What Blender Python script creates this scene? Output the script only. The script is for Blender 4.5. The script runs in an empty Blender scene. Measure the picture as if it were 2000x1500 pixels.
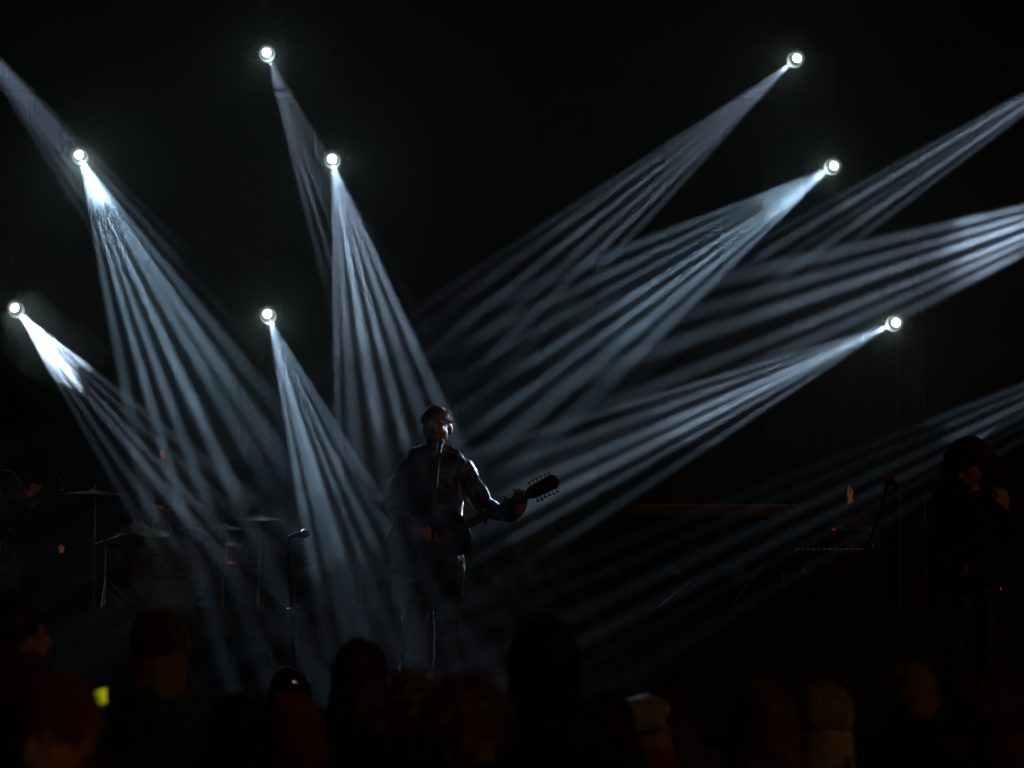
import bpy, bmesh, math, random
from mathutils import Vector, Matrix, Quaternion, Euler, noise
random.seed(7)
S = bpy.context.scene
R = math.radians
# ------------------------------------------------------------------ camera
F = 5700.0; PITCH = math.atan(650/F); CAMZ = 1.5
cam = bpy.data.objects.new('camera', bpy.data.cameras.new('camera'))
S.collection.objects.link(cam)
cam.location = (0, 0, CAMZ)
cam.rotation_euler = (math.pi/2 + PITCH, 0, 0)
cam.data.sensor_width = 36; cam.data.lens = 36*F/2000
cam.data.clip_start = .1; cam.data.clip_end = 300
cam.data.dof.use_dof = True; cam.data.dof.focus_distance = 17.2; cam.data.dof.aperture_fstop = 2.6
S.camera = cam
# ------------------------------------------------------------------ world / light
W = bpy.data.worlds.new('World'); S.world = W; W.use_nodes = True
bg = W.node_tree.nodes['Background']
bg.inputs[0].default_value = (.010, .014, .022, 1); bg.inputs[1].default_value = .02; W.cycles.sampling_method = 'NONE'
# faint warm light of the festival ground behind the crowd
sun = bpy.data.objects.new('night_fill', bpy.data.lights.new('night_fill', 'SUN'))
S.collection.objects.link(sun)
sun.data.energy = .095; sun.data.angle = R(3); sun.data.color = (1, .50, .22)
sun.rotation_euler = Vector((-.62, .62, -.42)).to_track_quat('-Z', 'Y').to_euler()
S.view_settings.view_transform = 'Standard'; S.view_settings.look = 'None'
S.view_settings.exposure = 0; S.view_settings.gamma = 1
c = S.cycles
c.use_denoising = True
c.volume_bounces = 0; c.max_bounces = 4; c.diffuse_bounces = 1; c.glossy_bounces = 2
c.transparent_max_bounces = 12; c.use_adaptive_sampling = False
c.sample_clamp_indirect = 1.0; c.use_light_tree = True
c.caustics_reflective = False; c.caustics_refractive = False
BEAM = 1.45e4         # power scale of the beam lamps
HAZE = .0035

# ------------------------------------------------------------------ helpers
def P(px, py, Y):
    x = (px-1000)/F; y = (750-py)/F
    d = Vector((x, math.cos(PITCH)-y*math.sin(PITCH), math.sin(PITCH)+y*math.cos(PITCH)))
    return Vector((0, 0, CAMZ)) + d*(Y/d.y)
COL = S.collection
def mat(name, col, rough=.7, metal=0, bump=0, bscale=40, var=.25, vscale=6, sheen=0, spec=.5, emit=None, es=1):
    m = bpy.data.materials.new(name); m.use_nodes = True; nt = m.node_tree; N = nt.nodes; L = nt.links
    b = N['Principled BSDF']
    b.inputs['Roughness'].default_value = rough; b.inputs['Metallic'].default_value = metal
    b.inputs['Specular IOR Level'].default_value = spec
    if sheen:
        b.inputs['Sheen Weight'].default_value = sheen; b.inputs['Sheen Roughness'].default_value = .4
    tc = N.new('ShaderNodeTexCoord')
    nz = N.new('ShaderNodeTexNoise'); nz.inputs['Scale'].default_value = vscale; nz.inputs['Detail'].default_value = 5
    L.new(tc.outputs['Object'], nz.inputs['Vector'])
    r = N.new('ShaderNodeValToRGB')
    r.color_ramp.elements[0].position = .3; r.color_ramp.elements[1].position = .7
    r.color_ramp.elements[0].color = (*[v*(1-var) for v in col], 1)
    r.color_ramp.elements[1].color = (*[min(1, v*(1+var)) for v in col], 1)
    L.new(nz.outputs['Fac'], r.inputs[0]); L.new(r.outputs[0], b.inputs['Base Color'])
    if bump:
        n2 = N.new('ShaderNodeTexNoise'); n2.inputs['Scale'].default_value = bscale; n2.inputs['Detail'].default_value = 4
        L.new(tc.outputs['Object'], n2.inputs['Vector'])
        bp = N.new('ShaderNodeBump'); bp.inputs['Strength'].default_value = bump; bp.inputs['Distance'].default_value = .01
        L.new(n2.outputs['Fac'], bp.inputs['Height']); L.new(bp.outputs[0], b.inputs['Normal'])
    if emit:
        b.inputs['Emission Color'].default_value = (*emit, 1); b.inputs['Emission Strength'].default_value = es
        m.cycles.emission_sampling = 'NONE' if es > 1.5 else 'AUTO'
    return m
def knit(name, col, scale=160):
    m = mat(name, col, .95, sheen=.6)
    nt = m.node_tree; N = nt.nodes; L = nt.links; b = N['Principled BSDF']
    tc = N.new('ShaderNodeTexCoord'); w = N.new('ShaderNodeTexWave'); w.inputs['Scale'].default_value = scale/3
    w.inputs['Distortion'].default_value = 3; L.new(tc.outputs['Object'], w.inputs['Vector'])
    bp = N.new('ShaderNodeBump'); bp.inputs['Strength'].default_value = .7; bp.inputs['Distance'].default_value = .01
    L.new(w.outputs['Fac'], bp.inputs['Height']); L.new(bp.outputs[0], b.inputs['Normal'])
    return m
M = dict(
    deck=mat('stage_deck_paint', (.022,.021,.02), .6, bump=.3),
    cloth=mat('black_stage_cloth', (.012,.010,.009), .95, bump=.4, bscale=12),
    asphalt=mat('asphalt', (.05,.05,.05), .9, bump=.5),
    alu=mat('truss_aluminium', (.11,.10,.09), .45, .8, bump=.1),
    body=mat('black_fixture_plastic', (.02,.02,.021), .45, bump=.1),
    steel=mat('chromed_steel', (.62,.60,.56), .25, 1, bump=.05),
    blackmetal=mat('black_metal', (.02,.02,.02), .25, .3, bump=.05),
    mesh=mat('microphone_grille', (.30,.30,.31), .35, 1, bump=.6, bscale=500),
    skin=mat('skin', (.42,.20,.13), .55, bump=.15, bscale=90, var=.12),
    hairdark=mat('dark_hair', (.030,.018,.011), .45, bump=.6, bscale=120, sheen=.3),
    hairbrown=mat('brown_hair', (.27,.14,.07), .5, bump=.6, bscale=120, sheen=.5),
    hairred=mat('auburn_hair', (.13,.045,.02), .5, bump=.6, bscale=120, sheen=.5),
    hairblond=mat('fair_hair', (.50,.36,.22), .5, bump=.6, bscale=120, sheen=.5),
    jacket=mat('black_leather_jacket', (.009,.010,.011), .5, bump=.5, bscale=30, spec=.5),
    jeans=mat('dark_trousers', (.016,.018,.024), .6, bump=.5, bscale=40, sheen=.3),
    shirt=mat('dark_shirt', (.03,.03,.035), .8, bump=.3),
    coatblack=mat('black_coat', (.008,.008,.009), .85, bump=.4, bscale=25, sheen=.1),
    coatbrown=mat('brown_coat', (.05,.026,.015), .85, bump=.4, bscale=25, sheen=.2),
    coatteal=mat('teal_coat', (.012,.055,.062), .8, bump=.4, bscale=25, sheen=.2),
    coatred=mat('red_coat', (.16,.008,.008), .8, bump=.4, bscale=25, sheen=.2),
    coatblue=mat('navy_coat', (.012,.017,.035), .8, bump=.4, bscale=25, sheen=.2),
    gloss=mat('glossy_black_vinyl', (.008,.008,.010), .12, bump=.15, bscale=18),
    knitred=knit('red_knit', (.22,.010,.010)), knitbrown=knit('brown_knit', (.10,.035,.015)),
    knitbeige=knit('beige_knit', (.50,.38,.26)), knitdark=knit('dark_knit', (.03,.022,.016)),
    shoe=mat('black_shoe_leather', (.012,.012,.012), .35),
    wood=mat('dark_guitar_lacquer', (.018,.010,.007), .15, spec=.6),
    fret=mat('rosewood_fretboard', (.05,.022,.012), .5, bump=.1),
    drumhead=mat('worn_white_drum_skin', (.13,.10,.075), .7, bump=.2, var=.4, vscale=9),
    ink=mat('black_marker_ink', (.01,.01,.01), .8),
    drumshell=mat('red_drum_lacquer', (.05,.014,.008), .2),
    brass=mat('cymbal_bronze', (.10,.07,.04), .35, 1, bump=.2, bscale=60),
    ivory=mat('keyboard_case_plastic', (.12,.095,.065), .5, var=.15),
    white=mat('white_keys', (.55,.52,.46), .3),
    tolex=mat('amplifier_vinyl', (.02,.016,.013), .6, bump=.5, bscale=200),
    grille=mat('amplifier_grille_cloth', (.05,.032,.02), .9, bump=.6, bscale=260),
    yellow=mat('emissive_yellow_fabric', (.75,.75,.03), .7, emit=(.62,.66,.02), es=.55),  # fabric given emission of its own so the band looks brightly lit
    amber_glint=mat('amber_glint_glow', (.6,.2,.05), .6, emit=(1,.30,.08), es=.06),  # emission standing in for warm reflections
    redled=mat('red_indicator', (.4,.02,.02), .4, emit=(1,.05,.05), es=.25),
    cable=mat('black_rubber_cable', (.012,.012,.012), .5),
)
def emis(name, col, s, base=(.8,.85,.9)):
    m = bpy.data.materials.new(name); m.use_nodes = True; nt = m.node_tree; b = nt.nodes['Principled BSDF']
    b.inputs['Base Color'].default_value = (*base, 1); b.inputs['Emission Color'].default_value = (*col, 1)
    b.inputs['Emission Strength'].default_value = s; b.inputs['Roughness'].default_value = .2
    m.cycles.emission_sampling = 'NONE'
    return m
M['bulb'] = emis('lamp_hot_core', (.80,.97,.93), 9)
M['rim'] = emis('lamp_edge_highlight_glow', (.72,.95,.88), 1.5)
M['rim2'] = emis('lamp_inner_highlight_glow', (.66,.9,.88), .6)
def shellmat():
    m = bpy.data.materials.new('lens_glass'); m.use_nodes = True; nt = m.node_tree; N = nt.nodes; L = nt.links
    N.clear(); o = N.new('ShaderNodeOutputMaterial'); mx = N.new('ShaderNodeMixShader'); t = N.new('ShaderNodeBsdfTransparent')
    g = N.new('ShaderNodeBsdfPrincipled'); g.inputs['Base Color'].default_value = (.5,.6,.6,1); g.inputs['Roughness'].default_value = .1
    g.inputs['Emission Color'].default_value = (.66,.88,.86,1); g.inputs['Emission Strength'].default_value = .22
    m.cycles.emission_sampling = 'NONE'
    mx.inputs[0].default_value = .28
    L.new(t.outputs[0], mx.inputs[1]); L.new(g.outputs[0], mx.inputs[2]); L.new(mx.outputs[0], o.inputs[0])
    return m
M['lens'] = shellmat()

def tag(o, label=None, cat=None, group=None, kind=None):
    if label: o['label'] = label
    if cat: o['category'] = cat
    if group: o['group'] = group
    if kind: o['kind'] = kind
    return o
def thing(name, label, cat, loc, group=None):
    o = bpy.data.objects.new(name, None); COL.objects.link(o); o.location = loc; o.empty_display_size = .1
    return tag(o, label, cat, group)
def wloc(o):
    v = Vector((0,0,0))
    while o is not None: v += o.location; o = o.parent
    return v
def obj(name, bm, m, parent=None, smooth=True, local=False):
    me = bpy.data.meshes.new(name)
    if parent is not None and not local: bm.transform(Matrix.Translation(-wloc(parent)))
    bmesh.ops.recalc_face_normals(bm, faces=bm.faces)
    bm.to_mesh(me); bm.free(); me.materials.append(m)
    if smooth: me.polygons.foreach_set('use_smooth', [True]*len(me.polygons))
    o = bpy.data.objects.new(name, me); COL.objects.link(o)
    if parent is not None: o.parent = parent
    if smooth:
        try: me.set_sharp_from_angle(angle=R(40))
        except Exception: pass
    return o
def struct(name, bm, m, smooth=False): return tag(obj(name, bm, m, None, smooth), kind='structure')
def bm_(): return bmesh.new()
def box(bm, c, d, rot=None, bev=0):
    r = bmesh.ops.create_cube(bm, size=1)
    mt = Matrix.Translation(Vector(c)) @ (rot.to_4x4() if rot else Matrix()) @ Matrix.Diagonal((*d, 1))
    bmesh.ops.transform(bm, matrix=mt, verts=r['verts'])
    if bev:
        es = list({e for v in r['verts'] for e in v.link_edges})
        bmesh.ops.bevel(bm, geom=es, offset=bev, segments=2, affect='EDGES', profile=.5)
    return bm
def tube(bm, pts, rad, seg=8, cap=True):
    pts = [Vector(p) for p in pts]; n = len(pts)
    rads = rad if isinstance(rad, (list, tuple)) else [rad]*n
    rings = []; up = None
    for i, p in enumerate(pts):
        t = (pts[min(i+1, n-1)]-pts[max(i-1, 0)]).normalized()
        if up is None:
            up = t.orthogonal().normalized()
        else:
            up = (up - t*up.dot(t)).normalized()
        s = t.cross(up)
        rings.append([bm.verts.new(p+(up*math.cos(a)+s*math.sin(a))*rads[i]) for a in [2*math.pi*k/seg for k in range(seg)]])
    for a, b in zip(rings, rings[1:]):
        for k in range(seg): bm.faces.new((a[k], a[(k+1) % seg], b[(k+1) % seg], b[k]))
    if cap:
        bm.faces.new(rings[0][::-1]); bm.faces.new(rings[-1])
    return bm
def lathe(bm, prof, axis_o=(0,0,0), axis=(0,0,1), seg=24):
    q = Vector((0,0,1)).rotation_difference(Vector(axis).normalized()); o = Vector(axis_o); rings = []
    for r, z in prof:
        if r < 1e-6: rings.append([bm.verts.new(o+q@Vector((0,0,z)))])
        else: rings.append([bm.verts.new(o+q@Vector((r*math.cos(2*math.pi*k/seg), r*math.sin(2*math.pi*k/seg), z))) for k in range(seg)])
    for a, b in zip(rings, rings[1:]):
        if len(a) == 1 and len(b) == 1: continue
        for k in range(seg):
            k2 = (k+1) % seg
            if len(a) == 1: bm.faces.new((a[0], b[k], b[k2]))
            elif len(b) == 1: bm.faces.new((a[k], b[0], a[k2]))
            else: bm.faces.new((a[k], b[k], b[k2], a[k2]))
    return bm
def prism(bm, pts2, frame, thick):   # pts2: outline in (u,v); frame=(origin,U,V); extruded +-thick/2 along UxV
    o, U, V = frame; n = U.cross(V).normalized()
    a = [bm.verts.new(o+U*u+V*v-n*thick/2) for u, v in pts2]; b = [bm.verts.new(o+U*u+V*v+n*thick/2) for u, v in pts2]
    k = len(a); bm.faces.new(a[::-1]); bm.faces.new(b)
    for i in range(k): bm.faces.new((a[i], a[(i+1) % k], b[(i+1) % k], b[i]))
    return bm
# hull primitives -> voxel remesh -> one continuous skin
_ico = None
def ico():
    global _ico
    if _ico is None:
        b = bmesh.new(); bmesh.ops.create_icosphere(b, subdivisions=2, radius=1); _ico = [v.co.copy() for v in b.verts]; b.free()
    return _ico
def hull(bm, balls):
    vs = []
    for b in balls:
        c_, r = Vector(b[0]), b[1]; q = b[2] if len(b) > 2 else None
        rr = (r, r, r) if isinstance(r, (int, float)) else r
        for v in ico():
            w = Vector((v.x*rr[0], v.y*rr[1], v.z*rr[2]))
            if q: w = q@w
            vs.append(bm.verts.new(c_+w))
    res = bmesh.ops.convex_hull(bm, input=vs)
    junk = [e for e in res['geom_interior'] if isinstance(e, bmesh.types.BMVert)] + [e for e in res['geom_unused'] if isinstance(e, bmesh.types.BMVert)]
    if junk: bmesh.ops.delete(bm, geom=list(set(junk)), context='VERTS')
PEND = []
TEX = {}
def clouds(scale, depth=2):
    k = (scale, depth)
    if k not in TEX:
        t = bpy.data.textures.new('folds', 'CLOUDS'); t.noise_scale = scale; t.noise_depth = depth; TEX[k] = t
    return TEX[k]
def flesh(name, hulls, m, parent, voxel=.015, smooth=6, disp=None, stretch=None):
    bm = bmesh.new()
    for h in hulls: hull(bm, h)
    o = obj(name, bm, m, parent)
    md = o.modifiers.new('r', 'REMESH'); md.mode = 'VOXEL'; md.voxel_size = voxel; md.use_smooth_shade = True
    sm = o.modifiers.new('s', 'SMOOTH'); sm.factor = .5; sm.iterations = smooth
    for d in (disp or []):
        dm = o.modifiers.new('d', 'DISPLACE'); dm.texture = clouds(d[1]); dm.strength = d[0]; dm.mid_level = .5
        dm.texture_coords = 'LOCAL'
    PEND.append(o); return o
def bake_all():
    dg = bpy.context.evaluated_depsgraph_get(); done = []
    for o in PEND: done.append((o, bpy.data.meshes.new_from_object(o.evaluated_get(dg))))
    for o, me in done:
        o.modifiers.clear(); old = o.data; o.data = me; me.name = o.name
        me.polygons.foreach_set('use_smooth', [True]*len(me.polygons))
        bpy.data.meshes.remove(old)
def strands(name, center, rad, n, length, m, parent, zmin=-.2, droop=.3, width=.0012, curl=.4, keep=None):
    """loose hairs round a head: thin tapered three-sided blades"""
    bm = bmesh.new(); rx, ry, rz = rad; c0 = Vector(center)
    for i in range(n):
        while True:
            v = Vector((random.gauss(0,1), random.gauss(0,1), random.gauss(0,1))).normalized()
            if v.z > zmin and (keep is None or keep(v)): break
        p = c0+Vector((v.x*rx, v.y*ry, v.z*rz))*.97
        d = (v+Vector((random.uniform(-curl,curl), random.uniform(-curl,curl), random.uniform(-curl,curl)))).normalized()
        l = length*random.uniform(.5,1.3); q = p+d*l*.5; e = q+(d+Vector((random.uniform(-curl,curl), random.uniform(-curl,curl), -droop*2*random.random()))).normalized()*l*.5
        s = d.orthogonal().normalized(); t = d.cross(s); w = width
        a = [bm.verts.new(p+s*w), bm.verts.new(p-s*w*.5+t*w), bm.verts.new(p-s*w*.5-t*w)]
        b = [bm.verts.new(q+s*w), bm.verts.new(q-s*w*.5+t*w), bm.verts.new(q-s*w*.5-t*w)]; z = bm.verts.new(e)
        for k in range(3):
            bm.faces.new((a[k], a[(k+1)%3], b[(k+1)%3], b[k])); bm.faces.new((b[k], b[(k+1)%3], z))
    o = obj(name, bm, m, parent); o['kind'] = 'stuff'; return o
def copy_tree(o, parent=None):
    c_ = o.copy(); COL.objects.link(c_)
    if parent: c_.parent = parent
    for ch in list(o.children): copy_tree(ch, c_)
    return c_

# ------------------------------------------------------------------ setting
STZ = P(850,1386,17).z          # stage deck height
RZ = P(300,1196,21).z           # riser height
def slab(x0,x1,y0,y1,z0,z1,b=None): return box(b or bm_(), ((x0+x1)/2,(y0+y1)/2,(z0+z1)/2), (x1-x0,y1-y0,z1-z0))
struct('ground', slab(-60,60,-20,80,-.3,0), M['asphalt'])
struct('stage_floor', slab(-8.5,8.5,14.6,26.6,STZ-.12,STZ), M['deck'])
b = bm_()
for i in range(120):   # pleated skirt closing the stage front
    x = -8.4+i*.14; box(b, (x,14.66+.02*math.sin(i*2.1),(STZ-.125)/2), (.136,.05,STZ-.135))
struct('stage_skirt', b, M['cloth'])
b = bm_()
slab(-8.3,8.3,20.0,26.4,STZ+.004,RZ-.03,b); slab(-8.32,8.32,19.97,26.42,RZ-.028,RZ,b)
struct('rear_riser', b, M['deck'])
b = bm_(); n = 140
vs = []
for i in range(n+1):
    x = -9+18*i/n; y = 26.55+.05*math.sin(i*.9)+.03*math.sin(i*2.3)
    vs.append((b.verts.new((x,y,STZ+.01)), b.verts.new((x,y,9.4)), b.verts.new((x,y+.05,STZ+.01)), b.verts.new((x,y+.05,9.4))))
for a, d in zip(vs, vs[1:]):
    b.faces.new((a[0],d[0],d[1],a[1])); b.faces.new((a[2],a[3],d[3],d[2]))
struct('backdrop_curtain', b, M['cloth'], True)
struct('stage_roof', slab(-9,9,14.4,27,9.45,9.6), M['cloth'])

# haze
hz = bm_(); slab(-16,16,-3,30,-1,11,hz)
hm = bpy.data.materials.new('stage_haze'); hm.use_nodes = True; nt = hm.node_tree; nt.nodes.clear()
out = nt.nodes.new('ShaderNodeOutputMaterial'); pv = nt.nodes.new('ShaderNodeVolumePrincipled')
pv.inputs['Color'].default_value = (.93,.95,.97,1); pv.inputs['Density'].default_value = HAZE; pv.inputs['Anisotropy'].default_value = .5
nt.links.new(pv.outputs[0], out.inputs['Volume'])
hm.cycles.homogeneous_volume = True
haze = obj('haze', hz, hm, None, False); tag(haze, kind='stuff')
def puff(center, rad, dens, seed, stretch=None, shells=((1, .45), (.72, .55))):
    """denser stage smoke, drifting through a beam and added round lenses for halos: nested even bodies"""
    for k, (s, d) in enumerate(shells):
        b = bmesh.new(); bmesh.ops.create_icosphere(b, subdivisions=4, radius=1)
        for v in b.verts:
            n_ = noise.fractal(v.co*1.3+Vector((seed*7, seed, k*.15)), 1, 2, 4)
            w = v.co*(1+.45*n_)*rad*s
            if stretch is not None:
                w = w + stretch.normalized()*w.dot(stretch.normalized())*(stretch.length-1)
            v.co = Vector(center)+w
        m = bpy.data.materials.new('smoke'); m.use_nodes = True; t = m.node_tree; t.nodes.clear()
        o_ = t.nodes.new('ShaderNodeOutputMaterial'); p = t.nodes.new('ShaderNodeVolumePrincipled')
        p.inputs['Color'].default_value = (.95,.97,1,1); p.inputs['Density'].default_value = dens*d; p.inputs['Anisotropy'].default_value = .5
        t.links.new(p.outputs[0], o_.inputs['Volume']); m.cycles.homogeneous_volume = True
        o = obj('smoke', b, m, None); tag(o, kind='stuff')

# ------------------------------------------------------------------ trusses
def truss(a, c_, size, step, label, name='roof_truss', group=None, r=.024):
    a, c_ = Vector(a), Vector(c_); t = thing(name, label, 'truss', a, group)
    d = (c_-a).normalized(); L = (c_-a).length
    n1 = Vector((0,1,0)); n2 = d.cross(n1).normalized()
    cor = [(n1*s1+n2*s2)*size/2 for s1, s2 in ((1,1),(1,-1),(-1,-1),(-1,1))]
    for k in cor: obj('chord', tube(bm_(), [a+k, c_+k], r, 10), M['alu'], t)
    n = int(L/step); meshes = {}
    for f in range(4):
        k0, k1 = cor[f], cor[(f+1) % 4]
        for i in range(n):
            s, e = (k0, k1) if i % 2 == 0 else (k1, k0)
            key = (f, i % 2)
            if key not in meshes:
                bb = tube(bm_(), [s, d*step+e], r*.5, 6)
                o = obj('brace', bb, M['alu'], t, local=True); meshes[key] = o; o.location = d*step*i
            else:
                o = meshes[key].copy(); COL.objects.link(o); o.location = d*step*i
    return t
tz = P(1000,141,24.6).z
truss((-7.6,24.6,tz), (7.6,24.6,tz), .38, .40, 'long horizontal aluminium box truss running across the top of the stage')
for px, lab in ((28,'vertical aluminium truss tower at the left edge carrying the lowest left lamp'),
                (497,'vertical aluminium truss tower left of centre behind the second microphone stand'),
                (1772,'vertical aluminium truss tower behind the capped guitarist')):
    x = P(px,600,25.1).x
    truss((x,25.15,RZ+.003), (x,25.15,tz+.3), .22, .30, lab, 'truss_tower', None, .018)
for px, lab in ((780,'thin hoist chain hanging from the roof left of the stage centre'),(1490,'thin hoist chain hanging from the roof right of the stage centre')):
    b = bm_(); p0 = P(px,100,25.6)
    for i in range(120):
        z = p0.z-.01-.036*i
        q = Matrix.Rotation(R(90*(i%2)),3,'Z')
        pts = [Vector((p0.x,25.6,z))+q@Vector((.009*math.cos(t),0,.022*math.sin(t))) for t in [k*math.pi/3 for k in range(7)]]
        tube(b, pts, .003, 5, False)
    t = thing('hoist_chain', lab, 'chain', p0); o = obj('chain_link', b, M['steel'], t); o['kind'] = 'stuff'
    obj('hoist_motor', lathe(bm_(), [(0,0),(.09,0),(.1,.03),(.1,.3),(.08,.34),(0,.34)], (p0.x,25.6,p0.z+.02), seg=16), M['body'], t)

# ------------------------------------------------------------------ moving head lamps
def crescent(b, r, z, wmax, wmin):
    n = 40; rings = []
    for k in range(n):
        a = 2*math.pi*k/n; w = wmin+(wmax-wmin)*max(0, math.sin(a))**2.2; c_ = Vector((r*math.cos(a), r*math.sin(a), z)); rr = Vector((math.cos(a), math.sin(a), 0))
        rings.append([b.verts.new(c_+rr*w*math.cos(t_)+Vector((0,0,w*.6*math.sin(t_)))) for t_ in [2*math.pi*j/6 for j in range(6)]])
    for k in range(n):
        p_, q_ = rings[k], rings[(k+1) % n]
        for j in range(6): b.faces.new((p_[j], p_[(j+1) % 6], q_[(j+1) % 6], q_[j]))
def build_fixture():
    t = thing('moving_head_lamp', 'x', 'stage lamp', (0,0,0), 'moving head lamps throwing white beams')
    b = box(bm_(), (0,0,.27), (.26,.20,.10), bev=.012); obj('base', b, M['body'], t, local=True)
    b = bm_(); tube(b, [(0,0,.31),(0,0,.40)], .02, 8); box(b, (0,0,.41), (.06,.05,.05), bev=.006); obj('clamp', b, M['steel'], t, local=True)
    for s in (-1, 1):
        b = bm_(); box(b, (s*.145,0,.10), (.03,.09,.25), bev=.008); box(b, (s*.11,0,.225), (.09,.08,.02)); obj('yoke_arm', b, M['body'], t, local=True)
    hb = lathe(bm_(), [(0,.14),(.06,.14),(.095,.10),(.105,.02),(.10,-.06),(.088,-.13),(.080,-.135),(.076,-.10),(0,-.10)], seg=28)
    h = obj('housing', hb, M['body'], t, local=True); h.rotation_mode = 'QUATERNION'
    b = bm_()
    for k in range(10):
        a = 2*math.pi*k/10; box(b, (.098*math.cos(a),.098*math.sin(a),.06), (.012,.03,.07), Matrix.Rotation(a,3,'Z'))
    obj('cooling_fin', b, M['body'], h, local=True)['kind'] = 'stuff'
    obj('lens_ring', lathe(bm_(), [(.074,-.128),(.090,-.132),(.090,-.146),(.074,-.148),(.074,-.128)], seg=32), M['body'], h, local=True)
    # bulging front glass
    pr = [(.066*math.cos(a), -.142-.085*math.sin(a)) for a in [k*math.pi/16 for k in range(9)]]
    obj('lens', lathe(bm_(), pr, seg=36), M['lens'], h, local=True)
    b = bm_()
    crescent(b, .059, -.196, .0070, .0014)  # reflections in the glass, modelled as emissive crescents
    obj('edge_highlight', b, M['rim'], h, local=True)
    b = bm_(); crescent(b, .040, -.212, .004, .0010); obj('inner_highlight', b, M['rim2'], h, local=True)
    b = lathe(bm_(), [(.0,-.110),(.034,-.112),(.037,-.122),(.034,-.134),(.018,-.142),(0,-.143)], seg=24); obj('lamp_core', b, M['bulb'], h, local=True)
    return t, h
FIX = None
def gobo(ld, hx, dots, wash, color):
    ld.use_nodes = True; nt = ld.node_tree; N = nt.nodes; L = nt.links; N.clear()
    o = N.new('ShaderNodeOutputLight'); e = N.new('ShaderNodeEmission'); L.new(e.outputs[0], o.inputs[0])
    tc = N.new('ShaderNodeTexCoord'); sp = N.new('ShaderNodeSeparateXYZ'); L.new(tc.outputs['Normal'], sp.inputs[0])
    az = N.new('ShaderNodeMath'); az.operation = 'ABSOLUTE'; L.new(sp.outputs[2], az.inputs[0])
    mz = N.new('ShaderNodeMath'); mz.operation = 'MULTIPLY'; mz.inputs[1].default_value = math.tan(hx); L.new(az.outputs[0], mz.inputs[0])
    uv = []
    for k in (0,1):
        d = N.new('ShaderNodeMath'); d.operation = 'DIVIDE'; L.new(sp.outputs[k], d.inputs[0]); L.new(mz.outputs[0], d.inputs[1]); uv.append(d)
    cb = N.new('ShaderNodeCombineXYZ'); L.new(uv[0].outputs[0], cb.inputs[0]); L.new(uv[1].outputs[0], cb.inputs[1])
    sc3 = N.new('ShaderNodeVectorMath'); sc3.operation = 'MULTIPLY'; sc3.inputs[1].default_value = (1,.38,1); L.new(cb.outputs[0], sc3.inputs[0])
    acc = None
    for (x, y, r, w) in [(0,0,1.08,wash)]+dots:
        ds = N.new('ShaderNodeVectorMath'); ds.operation = 'DISTANCE'; L.new((cb if acc is None else sc3).outputs[0], ds.inputs[0]); ds.inputs[1].default_value = (x,y*.38,0)
        mr = N.new('ShaderNodeMapRange'); mr.interpolation_type = 'SMOOTHSTEP'
        mr.inputs['From Min'].default_value = r; mr.inputs['From Max'].default_value = r*.35
        mr.inputs['To Min'].default_value = 0; mr.inputs['To Max'].default_value = w
        L.new(ds.outputs['Value'], mr.inputs['Value'])
        if acc is None: acc = mr.outputs[0]
        else:
            ad = N.new('ShaderNodeMath'); ad.operation = 'ADD'; L.new(acc, ad.inputs[0]); L.new(mr.outputs[0], ad.inputs[1]); acc = ad.outputs[0]
    e.inputs[0].default_value = (*color, 1); L.new(acc, e.inputs[1])
def lamp(px, py, Y, tx, ty, TY, half, power, label, seed, weights=None, wash=.015, glow=0, rays=0, dot=.115):
    global FIX
    rnd = random.Random(seed)
    src = P(px,py,Y); tgt = P(tx,ty,TY); ax = (tgt-src).normalized()
    if FIX is None: FIX = build_fixture(); t, h = FIX
    else:
        t = copy_tree(FIX[0]); h = [k for k in t.children if k.name.startswith('housing')][0]
        for k in list(h.children):
            if k.type == 'LIGHT': bpy.data.objects.remove(k)
    t['label'] = label
    pivot = src-ax*.15; t.location = pivot
    view = (src-cam.location).normalized()
    X = ax.cross(view).normalized(); Zl = -ax; Yl = Zl.cross(X)
    m = Matrix((X, Yl, Zl)).transposed()
    h.rotation_quaternion = m.to_quaternion()
    psi = ax.angle(-view)
    hx = math.atan(math.tan(R(half))*math.sin(psi))
    ld = bpy.data.lights.new('beam', 'SPOT'); ld.energy = power*BEAM; ld.shadow_soft_size = .018
    ld.spot_size = 2*hx*1.12; ld.spot_blend = .12
    nd = len(weights); dots = []
    wts = weights or [rnd.uniform(.35,1.3)*(1-.35*abs(2*i/(nd-1)-1)) for i in range(nd)]
    for i in range(nd):
        u = -.86+1.72*i/(nd-1)+rnd.uniform(-.25,.25)/nd; v = rnd.uniform(-.30,.30)
        r_ = dot*7/nd*rnd.uniform(.7,1.35); dots.append((u, v, r_, wts[i]))
    gobo(ld, hx, dots, wash, (.50+rnd.uniform(-.04,.07), .72, .95))
    lo = bpy.data.objects.new('beam', ld); COL.objects.link(lo); lo.parent = h; lo.location = (0,0,-.235)
    if glow:
        ls = bpy.data.lights.new('lens_spill', 'SPOT'); ls.energy = glow*.00017*BEAM; ls.color = (.68,.95,.90); ls.shadow_soft_size = .03
        ls.spot_size = R(120); ls.spot_blend = 1
        l2 = bpy.data.objects.new('lens_spill', ls); COL.objects.link(l2); l2.parent = h; l2.location = (0,0,-.24)
    return t, src, ax
LA = {}
LA['l1'] = lamp(521,104,24,1040,1390,11, 9,.8,'lit lamp on the top truss at the left, highest of the left group',1,[.5,1.2,1.0,.35,.5,.25],glow=1)
LA['l2'] = lamp(649,312,24,878,1390,14.2,14,1.2,'lit lamp nearest above the singer, right-hand one of the left group',2,[.7,.45,1.1,1.2,.5,.7],glow=1)
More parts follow.
